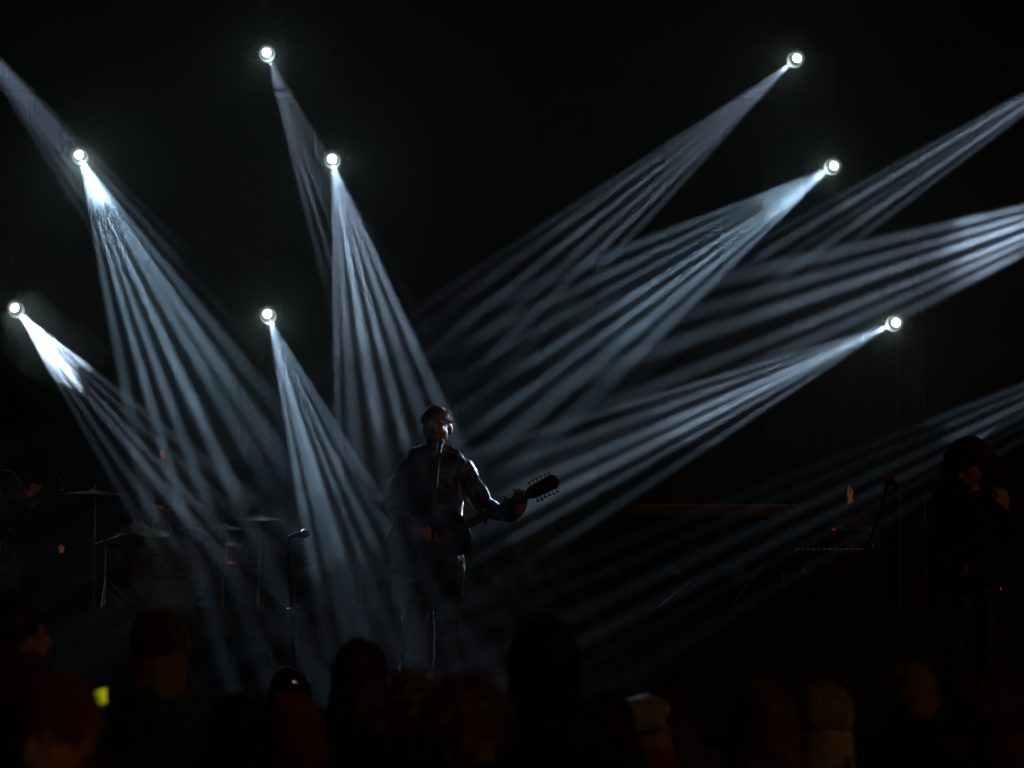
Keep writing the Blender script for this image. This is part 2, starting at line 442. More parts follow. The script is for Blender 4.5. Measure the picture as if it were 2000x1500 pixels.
LA['l3'] = lamp(155,304,24,662,1390,15.2,16,1.5,'very bright lit lamp at upper left between the edge tower and the second tower',3,[.3,1,.7,.95,.5,.5,.2],glow=2)
LA['l4'] = lamp(30,603,24,715,1390,16.6,12,1.25,'brightest lit lamp low at the far left edge with a dense white smoky beam',4,[.35,.6,1.0,.8,.4,.3],glow=.7)
LA['l5'] = lamp(523,615,24,820,1390,16.2,13,.9,'lowest lit lamp on the tower left of centre above the second microphone stand',5,[.7,.6,1,.8,.6,.4,.3],glow=1.2)
LA['l6'] = lamp(1555,115,24,35,1390,13.4, 8,.8,'lit lamp on the top truss at the right, highest of the right group',6,[.25,.5,1.0,.45,.8,.35],glow=.7)
LA['l7'] = lamp(1627,325,24,-15,1390,13.0,12.5,1.3,'lit lamp in the middle of the right group throwing bright streaks down left',7,[.25,.4,.45,1.2,1.3,.6,.35],glow=1)
LA['l8'] = lamp(1748,631,24,117,1390,13.6,9.5,1.3,'lowest lit lamp of the right group above the small amber reflection',8,[.5,.55,.95,1.3,.8,.35],glow=1)
LA['l0'] = lamp(-92,18,24,988,1390,12.5, 7,1.1,'stage lamp just outside the upper left corner whose beam enters the frame',9,[.35,.5,.9,1.,.7,.3])
LA['r1'] = lamp(2200,70,24,169,1390,12,4.5,1.9,'stage lamp outside the right edge whose beam enters uppermost',10,[.3,1.,.35,.8,.3])
LA['r2'] = lamp(2330,325,24,-510,1390,13.4,8.5,1.35,'stage lamp outside the right edge whose broad bright beam enters below the top right corner',11,[.5,.7,1.1,1.2,.6,.4])
LA['r3'] = lamp(2500,555,24,796,1390,13.4,5.6,1.8,'stage lamp outside the right edge whose beam passes the guitarist in the cap',12,[.4,.6,1.,1.1,.5,.35])
for k, (t, s, a) in LA.items():   # hanging pipes that carry each lamp
    if k in ('l2','l3','l7','r1','r2','l0','r3','l1','l6','l4','l5','l8'):
        pass
    p = t.location; top = tz-.2 if p.z+.42 < tz-.25 else tz+.19
    bmx = bm_()
    if k in ('l4','l5','l8'):
        tx = {'l4':28,'l5':497,'l8':1772}[k]; x0 = P(tx,600,25.1).x
        tube(bmx, [(p.x,p.y,p.z+.44),(x0,25.0,p.z+.44)], .022, 8)
        lab = {'l4':'side arm pipe fixing the lowest left lamp to its tower','l5':'side arm pipe fixing the lamp to the tower left of centre','l8':'side arm pipe fixing the lowest right lamp to its tower'}[k]
    else:
        tube(bmx, [(p.x,p.y,p.z+.44),(p.x,p.y,max(tz+.1,p.z+.5)),(p.x,24.4,max(tz+.1,p.z+.5)+.01)], .020, 8)
        lab = {'l1':'short pipe holding the top left lamp','l2':'drop pipe holding the lamp nearest above the singer','l3':'drop pipe holding the bright upper left lamp',
               'l6':'short pipe holding the top right lamp','l7':'drop pipe holding the middle right lamp','l0':'pipe holding the lamp outside the upper left corner',
               'r1':'pipe of the uppermost lamp outside the right edge','r2':'drop pipe of the middle lamp outside the right edge','r3':'long drop pipe of the lowest lamp outside the right edge'}[k]
    tag(obj('lamp_pipe', bmx, M['blackmetal']), lab, 'pipe', 'pipes carrying the lamps')
# smoke rolls, and small bodies added for lamp halos
def along(k, d, off=(0,0,0)):
    t, s, a = LA[k]; return s+a*d+Vector(off)
def puffs(k, d, rad, dens, seed, st=1.6):
    t, s_, a = LA[k]; puff(s_+a*d, rad, dens, seed, a*st)
puffs('l4', 1.3, .30, .9, 3, 2.9)
for q_, k_2 in enumerate(('l1','l2','l3','l5','l6','l7','l8')): puff(LA[k_2][1]+LA[k_2][2]*.12, .28, .07, 31+q_, None, ((1, 1),))  # added round each lens to give it a halo
puffs('l3', .80, .24, .13, 5, 2.8)
puffs('r2', 3.4, .35, .10, 8, 1.8)
puffs('l7', 1.3, .24, .055, 11, 2.4)
def beam_zone_smoke(k, y0, lift, dens):
    """smoke volume added at the back of the stage, shaped so the beams fade, ragged below"""
    edge = [(-900,560),(-200,620),(0,720),(150,860),(300,1060),(450,1230),(600,1330),(900,1380),(1000,1300),(1150,1120),(1300,1010),(1500,1120),(1700,1080),(1900,960),(2200,900),(2900,800)]  # lower limit of the visible part of the beams
    b = bmesh.new(); rings = []; n = 64; m_n = 36
    for i in range(n+1):
        px = -700+3400*i/n
        for (a0, b0), (a1, b1) in zip(edge, edge[1:]):
            if a0 <= px <= a1: py = b0+(b1-b0)*(px-a0)/(a1-a0)
        x = P(px,py,20.5).x; zb = P(px,py,20.5).z+lift; zt_ = 9.3-lift*.3; y1 = 26.4-.05*k; ring = []
        e_ = min(1, .15+min(i, n-i)/4)
        for j in range(m_n):
            a = 2*math.pi*j/m_n; ca, sa = math.cos(a), math.sin(a)
            u = math.copysign(abs(ca)**.45, ca); w = math.copysign(abs(sa)**.45, sa)
            y = (y0+y1)/2+u*(y1-y0)/2*e_; z = (zb+zt_)/2+w*(zt_-zb)/2*e_
            nz_ = noise.fractal(Vector((x*.7,y*.7,z*.7+k*3.1)), 1, 2, 4)*.75
            if u < .5: y += nz_*(1-max(u,0)*2)*(1 if u < 0 else .5)
            if w < 0: z += nz_*.8*min(1,-w*2)
            ring.append(b.verts.new((x,y,z)))
        rings.append(ring)
    for r0, r1 in zip(rings, rings[1:]):
        for j in range(m_n): b.faces.new((r0[j], r0[(j+1) % m_n], r1[(j+1) % m_n], r1[j]))
    b.faces.new(rings[0][::-1]); b.faces.new(rings[-1])
    m = hm.copy(); m.name = 'beam_zone_smoke'; m.node_tree.nodes['Principled Volume'].inputs['Density'].default_value = dens
    m.cycles.homogeneous_volume = True
    tag(obj('smoke', b, m, None), kind='stuff')
beam_zone_smoke(0, 17.8, 0, .014); beam_zone_smoke(1, 19.0, .45, .018)

# unlit moving heads standing along the riser
def build_floor_lamp():
    t = thing('floor_lamp', 'x', 'stage lamp', (0,0,0), 'unlit lamps in a row along the rear riser')
    obj('base', box(bm_(), (0,0,.06), (.28,.22,.115), bev=.015), M['body'], t, local=True)
    for s in (-1,1): obj('yoke_arm', box(bm_(), (s*.15,0,.24), (.03,.08,.27), bev=.008), M['body'], t, local=True)
    q = Matrix.Rotation(R(100),3,'X')
    b = lathe(bm_(), [(0,.12),(.06,.12),(.1,.08),(.11,-.02),(.095,-.12),(.085,-.12),(.08,-.09),(0,-.09)], (0,0,.32), q@Vector((0,0,1)), 24)
    h = obj('housing', b, M['body'], t, local=True)
    obj('lens', lathe(bm_(), [(.08,-.10),(.06,-.125),(.03,-.135),(0,-.138)], (0,0,.32), q@Vector((0,0,1)), 24), M['gloss'], h, local=True)
    return t
fl = None
spots = [(735,'behind the singer at his left'),(965,'just right of the singer'),(1066,'second to the right of the singer'),(1190,'third to the right of the singer'),
         (1310,'below the left half of the long keyboard'),(1435,'below the right end of the long keyboard'),(1560,'under the second small keyboard'),(610,'beside the second microphone stand')]
for px, lab in spots:
    if fl is None: fl = build_floor_lamp(); t = fl
    else: t = copy_tree(fl)
    t.location = (P(px,1200,23).x, 23+random.uniform(-.1,.1), RZ+.001); t.rotation_euler = (0,0,R(random.uniform(-30,30)))
    t['label'] = 'unlit black lamp on the riser '+lab

# ------------------------------------------------------------------ people helpers
def hand(out, wrist, d, nrm, curl=.5, size=1., spread=.1, side=1, thumb=.8):
    d = Vector(d).normalized(); n = Vector(nrm); n = (n-d*n.dot(d)).normalized(); s = n.cross(d)*side; w = Vector(wrist)
    k = size
    out.append([(w,.024*k),(w+d*.045*k+s*.022*k,.019*k),(w+d*.045*k-s*.022*k,.017*k)])
    out.append([(w+d*.035*k+s*.026*k,.017*k),(w+d*.035*k-s*.024*k,.016*k),(w+d*.088*k+s*.030*k,.0125*k),(w+d*.084*k-s*.030*k,.0115*k)])
    for i, (o_, L_) in enumerate(((.031,.92),(.0105,1.04),(-.011,.98),(-.031,.78))):
        p = w+d*(.088-.003*abs(i-1))*k+s*o_*k; dd = (d+s*(1.2-i)*spread*.3).normalized(); ang = curl*.8
        for j, l in enumerate((.042,.027,.022)):
            dd2 = (Quaternion(s, 0)@dd)
            rot = Quaternion(n.cross(d), -ang) if True else None
            dd = rot@dd; q = p+dd*l*L_*k
            out.append([(p,(.0098-.0009*j)*k),(q,(.0090-.0010*j)*k)]); p = q; ang = curl*1.05
    p = w+d*.022*k+s*.026*k; td = (d*.65+s*thumb-n*.25).normalized()
    q = p+td*.046*k; out.append([(p,.0150*k),(q,.0115*k)]); td = (td+d*.5-n*.25*curl*2).normalized(); out.append([(q,.0115*k),(q+td*.030*k,.0095*k)])
def headparts(c_, k=1., q=None, jaw=True):
    """skull, jaw, nose, brows, ears; faces -Y turned by q"""
    q = q or Quaternion(); c_ = Vector(c_)
    def T(x,y,z): return c_+q@Vector((x*k,y*k,z*k))
    E = lambda x,y,z,r: (T(x,y,z), tuple(v*k for v in r) if isinstance(r,tuple) else r*k, q)
    return [[E(0,.015,.025,(.074,.092,.085))],
            [E(0,-.02,-.015,(.064,.066,.075)), E(0,-.055,-.088,(.030,.026,.022)), E(.038,-.01,-.068,.022), E(-.038,-.01,-.068,.022)],
            [E(0,-.083,.018,.010), E(0,-.106,-.020,.012)], [E(.013,-.095,-.024,.008),E(-.013,-.095,-.024,.008)],
            [E(.030,-.078,.034,.011),E(.045,-.068,.030,.009)], [E(-.030,-.078,.034,.011),E(-.045,-.068,.030,.009)],
            [E(.012,-.088,-.050,.008),E(-.012,-.088,-.050,.008)], [E(.012,-.086,-.061,.008),E(-.012,-.086,-.061,.008)],
            [E(.077,.008,.010,(.007,.017,.026)),E(.072,.004,-.018,.008)], [E(-.077,.008,.010,(.007,.017,.026)),E(-.072,.004,-.018,.008)],
            [E(.032,-.074,.012,.012)], [E(-.032,-.074,.012,.012)]]
def nose_at(c_, k, q): return Vector(c_)+q@Vector((0,-.1*k,-.02*k))

# ------------------------------------------------------------------ the singer
D = 17.0
def s(px, py, dy=0): return P(px, py, D+dy)
def guitar(root, body_c, head_p, roll, label_mats, acoustic=True, k=1.0, tuners=6):
    """body centre, end of headstock; builds parts under root. Front faces camera (-Y)"""
    U = (Vector(head_p)-Vector(body_c)).normalized(); total = (Vector(head_p)-Vector(body_c)).length
    Nn = Vector((0,-1,0)); Nn = (Nn-U*Nn.dot(U)).normalized(); Nn = (Nn+roll*Vector((0,0,1))).normalized(); Nn = (Nn-U*Nn.dot(U)).normalized()
    V = Nn.cross(U).normalized(); o = Vector(body_c)
    def G(u, v, n=0): return o+U*u*k+V*v*k+Nn*n*k
    # outline
    pts = []
    ctrl = [(-.245,0),(-.235,.09),(-.18,.165),(-.09,.185),(-.01,.150),(.05,.122),(.11,.132),(.17,.140),(.215,.10),(.235,.04)]
    full = ctrl+[(u,-v) for u, v in ctrl[::-1] if v]
    nF = len(full)
    for i in range(nF):
        p0, p1, p2, p3 = [Vector(full[(i+j-1) % nF]) for j in range(4)]
        for t_ in (0,.25,.5,.75):
            pts.append(.5*((2*p1)+(p2-p0)*t_+(2*p0-5*p1+4*p2-p3)*t_**2+(3*p1-p0-3*p2+p3)*t_**3))
    b = prism(bm_(), [(p.x*k,p.y*k) for p in pts], (o,U,V), .095*k)
    bmesh.ops.bevel(b, geom=[e for e in b.edges if e.calc_face_angle(0) > 1], offset=.006*k, segments=2, affect='EDGES')
    bd = obj('body', b, label_mats[0], root)
    obj('soundhole', lathe(bm_(), [(0,.001),(.048*k,.001),(.052*k,.002),(.052*k,0)], G(.06,0,.0485), Nn, 24), M['ink'], bd)
    obj('bridge', box(bm_(), G(-.10,0,.052), (.03*k,.15*k,.012*k), Matrix((U,V,Nn)).transposed(), .002), M['fret'], bd)
    L_ = total/k
    nb = bm_(); hull(nb, [(G(.20,.017,.042),.010*k),(G(.20,-.017,.042),.010*k),(G(L_-.19,.012,.042),.009*k),(G(L_-.19,-.012,.042),.009*k)])
    nk = obj('neck', nb, label_mats[0], root)
    obj('fretboard', prism(bm_(), [(.12*k,-.027*k),(.12*k,.027*k),((L_-.19)*k,.021*k),((L_-.19)*k,-.021*k)], (G(0,0,.0555),U,V), .006*k), M['fret'], nk)
    fb = bm_()
    for i in range(18):
        u = (L_-.19)-(L_-.19+.10)*(1-2**(-(i+1)/12.)); box(fb, G(u,0,.0597), (.0022*k,.046*k,.002*k), Matrix((U,V,Nn)).transposed())
    obj('fret', fb, M['steel'], nk)['kind'] = 'stuff'
    hs = [(L_-.195,-.021),(L_-.17,-.036),(L_-.02,-.043),(L_-.002,-.028),(L_+.006,-.005),(L_+.006,.005),(L_-.002,.028),(L_-.02,.043),(L_-.17,.036),(L_-.195,.021)]
    b = prism(bm_(), [(u*k,v*k) for u, v in hs], (G(0,0,.040),U,V), .016*k)
    h = obj('headstock', b, label_mats[0], root)
    for i in range(tuners//2):
        for sd in (-1,1):
            u = L_-.155+i*(.125/(tuners//2-1))
            rr = random.uniform(.050,.058); tb = bm_(); tube(tb, [G(u,sd*.036,.034),G(u,sd*rr,.034)], .0035*k, 6); tw = random.uniform(-.008,.008); hull(tb, [(G(u-.005,sd*(rr+.005),.034-tw),.0055*k),(G(u+.005,sd*(rr+.009),.034+tw),.0065*k)])
            tube(tb, [G(u,sd*.020,.045),G(u,sd*.020,.060)], .0035*k, 6)
            obj('tuner', tb, M['steel'], h)
    for i in range(6):
        v = -.019+i*.0076; obj('string', tube(bm_(), [G(-.10,v*1.3,.060),G(L_-.19,v,.063),G(L_-.10,v*1.05,.055)], .0009*k, 4), M['steel'], root)
    return G, Nn, U, V
P1 = thing('person', 'singer in a black jacket playing guitar at the centre microphone', 'person', (s(850,1386).x, D, STZ))
hq = Quaternion((0,0,1), R(-6)) @ Quaternion((1,0,0), R(-4))
HC = s(854,841)
body = headparts(HC, 1.07, hq)
body += [[(s(853,868),.055),(s(851,905),.060)],
         [(s(822,915),(.07,.08,.05)),(s(888,915),(.07,.08,.05)),(s(850,1000),(.13,.09,.05)),(s(850,1090),(.14,.1,.06))],
         [(s(800,918),.052),(s(757,985,.03),.040)], [(s(757,985,.03),.040),(s(800,1030,-.20),.030),(s(822,1040,-.235),.026)],
         [(s(907,920),.052),(s(948,990,-.03),.041)], [(s(948,990,-.03),.041),(s(1000,1004,-.20),.028),(s(1010,1004,-.225),.026)],
         [(s(826,1110),.085),(s(808,1230,-.04),.058)], [(s(808,1230,-.04),.055),(s(800,1352,.02),.040)],
         [(s(874,1110),.085),(s(872,1235,-.04),.058)], [(s(872,1235,-.04),.055),(s(868,1352,.02),.040)],
         [(s(800,1352,.02),.04),(s(800,1374,.03),.036),(s(796,1378,-.14),.030)], [(s(868,1352,.02),.04),(s(868,1374,.03),.036),(s(874,1378,-.14),.030)]]
hand(body, s(824,1042,-.24), s(868,1052,-.22)-s(824,1042,-.24), (0,-1,.2), .55, 1.05, side=1)
hand(body, s(1012,1003,-.232), Vector((.15,.02,1)), (0,-1,0), .95, 1.12, side=1)
flesh('body', body, M['skin'], P1, .0068, 4)
# jacket: sleeves with creases, open collar
jk = [[(s(818,908),(.07,.085,.05)),(s(886,910),(.07,.085,.05)),(s(848,960,.0),(.165,.115,.06)),(s(846,1040),(.165,.12,.06))],
      [(s(822,893),(.05,.06,.035)),(s(885,893),(.05,.06,.035)),(s(802,915),.070),(s(905,918),.070)],
      [(s(846,1040),(.165,.12,.06)),(s(845,1112),(.168,.125,.04))],
      [(s(803,915),.072),(s(778,950,.01),.064),(s(766,988,.03),.066)], [(s(765,990,.03),.062),(s(790,1022,-.15),.050)], [(s(790,1022,-.15),.050),(s(812,1036,-.215),.043)],
      [(s(903,918),.070),(s(925,955,0),.062),(s(944,988,-.03),.064)], [(s(944,990,-.03),.060),(s(972,1000,-.14),.050)], [(s(972,1000,-.14),.050),(s(998,1006,-.20),.044)],
      [(s(832,872,.04),(.03,.03,.012)),(s(873,872,.04),(.03,.03,.012)),(s(806,889,.0),.035),(s(896,893,.0),.035)]]
flesh('jacket', jk, M['jacket'], P1, .009, 3, [(.030,.07),(.014,.028)])
tr = [[(s(826,1090),.105),(s(872,1090),.105),(s(826,1120),.10),(s(874,1120),.10)],
      [(s(824,1115),.100),(s(808,1230,-.04),.070)], [(s(808,1230,-.04),.070),(s(799,1345,.02),.066)],
      [(s(875,1115),.100),(s(872,1235,-.04),.070)], [(s(872,1235,-.04),.070),(s(868,1345,.02),.066)]]
flesh('trousers', tr, M['jeans'], P1, .009, 3, [(.030,.08),(.016,.03)])
for x, dx in ((800,-3),(868,6)):
    flesh('shoe', [[(s(x,1366,.03),.048),(s(x,1378,.03),.034),(s(x+dx,1377,-.16),(.042,.04,.028))]], M['shoe'], P1, .008, 3)
hb = [[(HC+hq@Vector((0,.020,.046)),(.085,.100,.090),hq)],[(HC+hq@Vector((0,.030,.0)),(.084,.075,.045),hq)], [(HC+hq@Vector((0,-.045,.118)),(.052,.035,.022),hq),(HC+hq@Vector((0,.03,.120)),(.056,.06,.026),hq)]]
flesh('hair', hb, M['hairbrown'], P1, .007, 2, [(.016,.02)])
strands('loose_hair', HC+Vector((0,.02,.046)), (.084,.100,.096), 2600, .020, M['hairbrown'], P1, zmin=-.05, droop=0, curl=.5, width=.0009, keep=lambda v: v.y > -.75)
GT = thing('guitar', 'dark acoustic guitar slung in front of the singer with its headstock out to the right', 'guitar', s(845,1062,-.2))
G, GN, GU, GV = guitar(GT, s(842,1062,-.185), s(1090,938,-.26), .06, (M['wood'],), tuners=12, k=1.0)
b = tube(bm_(), [s(776,1075,-.2), s(766,1030,-.05), s(800,960,.11), s(845,915,.14), s(885,893,.06), s(905,925,-.13), s(925,975,-.16), s(950,1022,-.2)], .012, 6)
obj('strap', b, M['jacket'], GT)
b = tube(bm_(), [s(778,1096,-.18), s(764,1104,-.15), s(755,1094,-.14), s(757,1080,-.14), s(766,1074,-.12), s(782,1070,.04), s(792,1090,.16), s(800,1200,.2), s(815,1330,.2), s(830,1383,.25), s(930,1384,.5), s(1000,1384,.9)], .0045, 6)
tag(obj('guitar_cable', b, M['cable']), 'thin black cable looping from the singer guitar at his hip to the floor', 'cable')

# microphone stands
def mic_mesh(t, tip, tail, k=1):
    a = (Vector(tail)-Vector(tip)).normalized(); L_ = (Vector(tail)-Vector(tip)).length
    h = obj('microphone', lathe(bm_(), [(.020*k,.045),(.019*k,.06),(.015*k,L_*.8),(.012*k,L_),(0,L_)], tip, a, 18), M['blackmetal'], t)
    obj('grille', lathe(bm_(), [(0,-.002),(.012*k,.0),(.021*k,.010),(.026*k,.026),(.025*k,.038),(.021*k,.047),(0,.047)], tip, a, 20), M['mesh'], h)
MS = thing('microphone_stand', 'straight black microphone stand directly in front of the singer', 'microphone stand', P(838,1386,16.55))
q = 16.55
def m_(px,py,dy=0): return P(px,py,q+dy)
mic_mesh(MS, m_(861,862,.13), m_(857,886,-.05))
b = bm_(); tube(b, [m_(858,876,.02), m_(858,888,0)], .014, 10); tube(b, [m_(858,886),m_(857,893)], .008, 8); obj('clip', b, M['blackmetal'], MS)
obj('upper_pole', tube(bm_(), [m_(857,892), m_(846,1012)], .0075, 10), M['steel'], MS)
b = bm_(); tube(b, [m_(847,1008), m_(845,1032)], .014, 12); tube(b, [m_(846,1018), m_(854,1018,-.02)], .006, 8); hull(b, [(m_(854,1018,-.02),.009)]); obj('clutch', b, M['blackmetal'], MS)
obj('lower_pole', tube(bm_(), [m_(846,1030), P(838,1380,q)], .0105, 12), M['blackmetal'], MS)
bp = P(838,1386,q); obj('base_plate', lathe(bm_(), [(0,0),(.14,0),(.145,.01),(.12,.022),(.03,.032),(.014,.05),(0,.05)], (bp.x,bp.y,STZ+.001), seg=28), M['blackmetal'], MS)
# second stand, left
q2 = 16.8
def n_(px,py,dy=0): return P(px,py,q2+dy)
M2 = thing('microphone_stand', 'unattended black microphone stand with the mic tilted right, left of the singer', 'microphone stand', n_(577,1386))
mic_mesh(M2, n_(604,1041,.02), n_(568,1047,-.03)); 
b = bm_(); tube(b, [n_(576,1045), n_(567,1050), n_(562,1062)], [.014,.012,.009], 10); obj('clip', b, M['blackmetal'], M2)
obj('upper_pole', tube(bm_(), [n_(561,1060), n_(570,1188)], .010, 10), M['blackmetal'], M2)
b = bm_(); tube(b, [n_(570,1186), n_(571,1205)], .017, 12); hull(b, [(n_(563,1190,-.02),.010),(n_(570,1190,-.01),.007)]); hull(b, [(n_(576,1188,-.02),.006)]); obj('clutch', b, M['steel'], M2)
obj('lower_pole', tube(bm_(), [n_(571,1200), n_(577,1378)], .012, 12), M['blackmetal'], M2)
bp = n_(577,1386); obj('base_plate', lathe(bm_(), [(0,0),(.14,0),(.145,.01),(.12,.022),(.03,.032),(.014,.05),(0,.05)], (bp.x,bp.y,STZ+.001), seg=28), M['blackmetal'], M2)
# third stand, right: tilted pole
q3 = 16.1
def r_(px,py,dy=0): return P(px,py,q3+dy)
M3 = thing('microphone_stand', 'tilted microphone stand with its mic in front of the guitarist in the cap', 'microphone stand', (r_(1660,1386).x,q3,STZ))
mic_mesh(M3, r_(1723,929,-.03), r_(1752,948,.05), 1.15)
b = bm_(); tube(b, [r_(1736,940), r_(1730,952)], .014, 10); tube(b, [r_(1732,950),r_(1728,966)], .012, 10); obj('clip', b, M['blackmetal'], M3)
obj('boom', tube(bm_(), [r_(1730,960), r_(1694,1068)], .0085, 10), M['blackmetal'], M3)
b = bm_(); hull(b, [(r_(1696,1055),.016),(r_(1706,1072),.018),(r_(1690,1074),.014)]); obj('boom_clutch', b, M['blackmetal'], M3)
obj('lower_pole', tube(bm_(), [r_(1696,1068), r_(1690,1200), (r_(1688,1386).x,q3,STZ+.12)], .012, 10), M['blackmetal'], M3)
cx = r_(1688,1386).x
for a in (20,140,260):
    obj('leg', tube(bm_(), [(cx,q3,STZ+.18),(cx+.34*math.cos(R(a)),q3+.34*math.sin(R(a)),STZ+.012)], .008, 8), M['blackmetal'], M3)

# ------------------------------------------------------------------ guitarist with cap, right
D4 = 16.6
def g(px,py,dy=0): return P(px,py,D4+dy)
P2 = thing('person', 'guitarist in a dark baseball cap and hood looking down at the right edge', 'person', (g(1900,1386).x, D4, STZ))
hc = g(1890,905,-.05); hq2 = Quaternion((0,0,1), R(-45)) @ Quaternion((1,0,0), R(36))
bd = headparts(hc, 1.12, hq2)
bd += [[(g(1893,935),.055),(g(1898,965),.06)], [(g(1860,975),(.07,.08,.05)),(g(1932,975),(.07,.08,.05)),(g(1895,1130),(.14,.1,.06))],
       [(g(1845,985),.05),(g(1828,1060,.02),.04)], [(g(1828,1060,.02),.04),(g(1850,1092,-.22),.028)],
       [(g(1945,980),.05),(g(1975,1040,-.05),.04)], [(g(1975,1040,-.05),.04),(g(1960,990,-.27),.028)],
       [(g(1875,1140),.085),(g(1868,1260,-.02),.058)], [(g(1868,1260,-.02),.055),(g(1862,1360,0),.04)],
       [(g(1918,1140),.085),(g(1926,1260,-.02),.058)], [(g(1926,1260,-.02),.055),(g(1932,1360,0),.04)],
       [(g(1862,1372),.035),(g(1858,1378,-.15),.03)], [(g(1932,1372),.035),(g(1938,1378,-.15),.03)]]
hand(bd, g(1852,1092,-.225), (.55,-.1,-.5), (0,-1,.1), .6, 1.05, side=1)
hand(bd, g(1962,992,-.27), (-.15,.1,.9), (-.4,.9,0), 1.0, 1.05, side=-1)
flesh('body', bd, M['skin'], P2, .008, 4)
flesh('hooded_jacket', [[(g(1875,925,.04),.09),(g(1925,925,.05),.085),(g(1838,958,.02),.05),(g(1950,955,.03),.065)],
     [(g(1838,955,.0),.045),(g(1836,985),.055),(g(1956,975),.06),(g(1895,1000),(.2,.11,.05))],
     [(g(1862,975),(.1,.1,.05)),(g(1935,975),(.1,.1,.05)),(g(1895,1150),(.17,.12,.06))],
     [(g(1845,985),.065),(g(1826,1058,.02),.055)], [(g(1826,1058,.02),.055),(g(1846,1088,-.19),.042)],
     [(g(1948,980),.065),(g(1977,1040,-.05),.055)], [(g(1977,1040,-.05),.055),(g(1964,1000,-.24),.042)]], M['coatblack'], P2, .011, 3, [(.025,.07)])
flesh('trousers', [[(g(1875,1140),.10),(g(1918,1140),.10)],[(g(1874,1140),.1),(g(1868,1260,-.02),.075)],[(g(1868,1260,-.02),.075),(g(1862,1355),.07)],
     [(g(1920,1140),.1),(g(1926,1260,-.02),.075)],[(g(1926,1260,-.02),.075),(g(1932,1355),.07)]], M['jeans'], P2, .012, 3, [(.02,.06)])
for x in (1862,1932): flesh('shoe', [[(g(x,1370,.03),.045),(g(x,1378,.03),.032),(g(x,1377,-.17),(.042,.04,.028))]], M['shoe'], P2, .01, 3)
flesh('long_hair', [[(hc+hq2@Vector((0,.05,.03)),.11),(g(1850,915,.02),.05),(g(1832,955,.03),.035),(g(1850,962,.05),.03)],[(hc+hq2@Vector((0,.05,.03)),.11),(g(1935,905,.06),.06),(g(1955,945,.05),.06)]], M['hairdark'], P2, .011, 2, [(.02,.04)])
cp = [[(hc+hq2@Vector((0,.015,.060)),(.115,.125,.088),hq2),(hc+hq2@Vector((0,.0,.03)),(.113,.122,.03),hq2)]]
flesh('cap', cp, M['coatblack'], P2, .009, 4)
b = bm_(); hull(b, [(g(1849,886,-.10),(.022,.03,.005)),(hc+hq2@Vector((-.065,-.100,.045)),(.02,.02,.006),hq2),(hc+hq2@Vector((.065,-.100,.045)),(.02,.02,.006),hq2),(hc+hq2@Vector((0,-.190,.038)),(.035,.02,.006),hq2)]); obj('cap_brim', b, M['coatblack'], P2)
GT2 = thing('guitar', 'dark guitar held high across the chest by the guitarist in the cap', 'guitar', g(1855,1080,-.22))
guitar(GT2, g(1866,1078,-.24), g(2040,950,-.34), .05, (M['wood'],), tuners=6, k=.68)

# guitarist at left edge
D5 = 17.6
def e_(px,py,dy=0): return P(px,py,D5+dy)
P3 = thing('person', 'guitarist half out of the frame at the left edge, turned to the right', 'person', (e_(-10,1386).x, D5, STZ))
hq3 = Quaternion((0,0,1), R(35)); hc3 = e_(-32,868)
bd = headparts(hc3, 1.0, hq3)
bd += [[(e_(-30,890),.055),(e_(-25,925),.06)], [(e_(-55,940),(.07,.08,.05)),(e_(5,935),(.07,.08,.05)),(e_(-20,1100),(.14,.1,.06))],
       [(e_(18,945),.05),(e_(40,1010,-.02),.04)], [(e_(40,1010,-.02),.04),(e_(62,985,-.25),.028)],
       [(e_(-70,945),.05),(e_(-88,1020),.04)], [(e_(-88,1020),.04),(e_(-40,1050,-.22),.028)],
       [(e_(-40,1120),.085),(e_(-45,1250),.058)], [(e_(-45,1250),.055),(e_(-48,1360),.04)], [(e_(5,1120),.085),(e_(10,1250),.058)], [(e_(10,1250),.055),(e_(12,1360),.04)]]
hand(bd, e_(64,985,-.25), (.2,.1,.9), (-.4,.9,0), 1., 1.05, side=-1)
hand(bd, e_(-38,1052,-.22), (.6,-.1,-.3), (0,-1,.1), .6, 1.05)
flesh('body', bd, M['skin'], P3, .009, 4)
flesh('jacket', [[(e_(-55,940),(.1,.11,.06)),(e_(8,938),(.1,.11,.06)),(e_(-20,1120),(.17,.13,.06))],
     [(e_(18,945),.07),(e_(42,1005,-.02),.058)], [(e_(42,1005,-.02),.056),(e_(56,992,-.22),.042)], [(e_(-70,945),.07),(e_(-88,1020),.056)], [(e_(-88,1020),.056),(e_(-46,1048,-.2),.042)]], M['jacket'], P3, .011, 3, [(.026,.07),(.012,.03)])
flesh('trousers', [[(e_(-40,1115),.10),(e_(5,1115),.10)],[(e_(-40,1120),.1),(e_(-45,1250),.075)],[(e_(-45,1250),.075),(e_(-48,1360),.07)],[(e_(5,1120),.1),(e_(10,1250),.075)],[(e_(10,1250),.075),(e_(12,1360),.07)]], M['jeans'], P3, .012, 3, [(.02,.06)])
for x in (-48,12): flesh('shoe', [[(e_(x,1372,.03),.042),(e_(x,1377,-.17),(.042,.04,.028))]], M['shoe'], P3, .01, 3)
flesh('hair', [[(hc3+hq3@Vector((0,.025,.04)),(.086,.098,.085),hq3)]], M['hairdark'], P3, .01, 3, [(.02,.03)])
GT3 = thing('guitar', 'guitar of the left edge guitarist with only its headstock catching light', 'guitar', e_(-30,1040,-.2))
guitar(GT3, e_(-40,1045,-.2), e_(122,940,-.3), .05, (M['wood'],), tuners=6, k=.75)

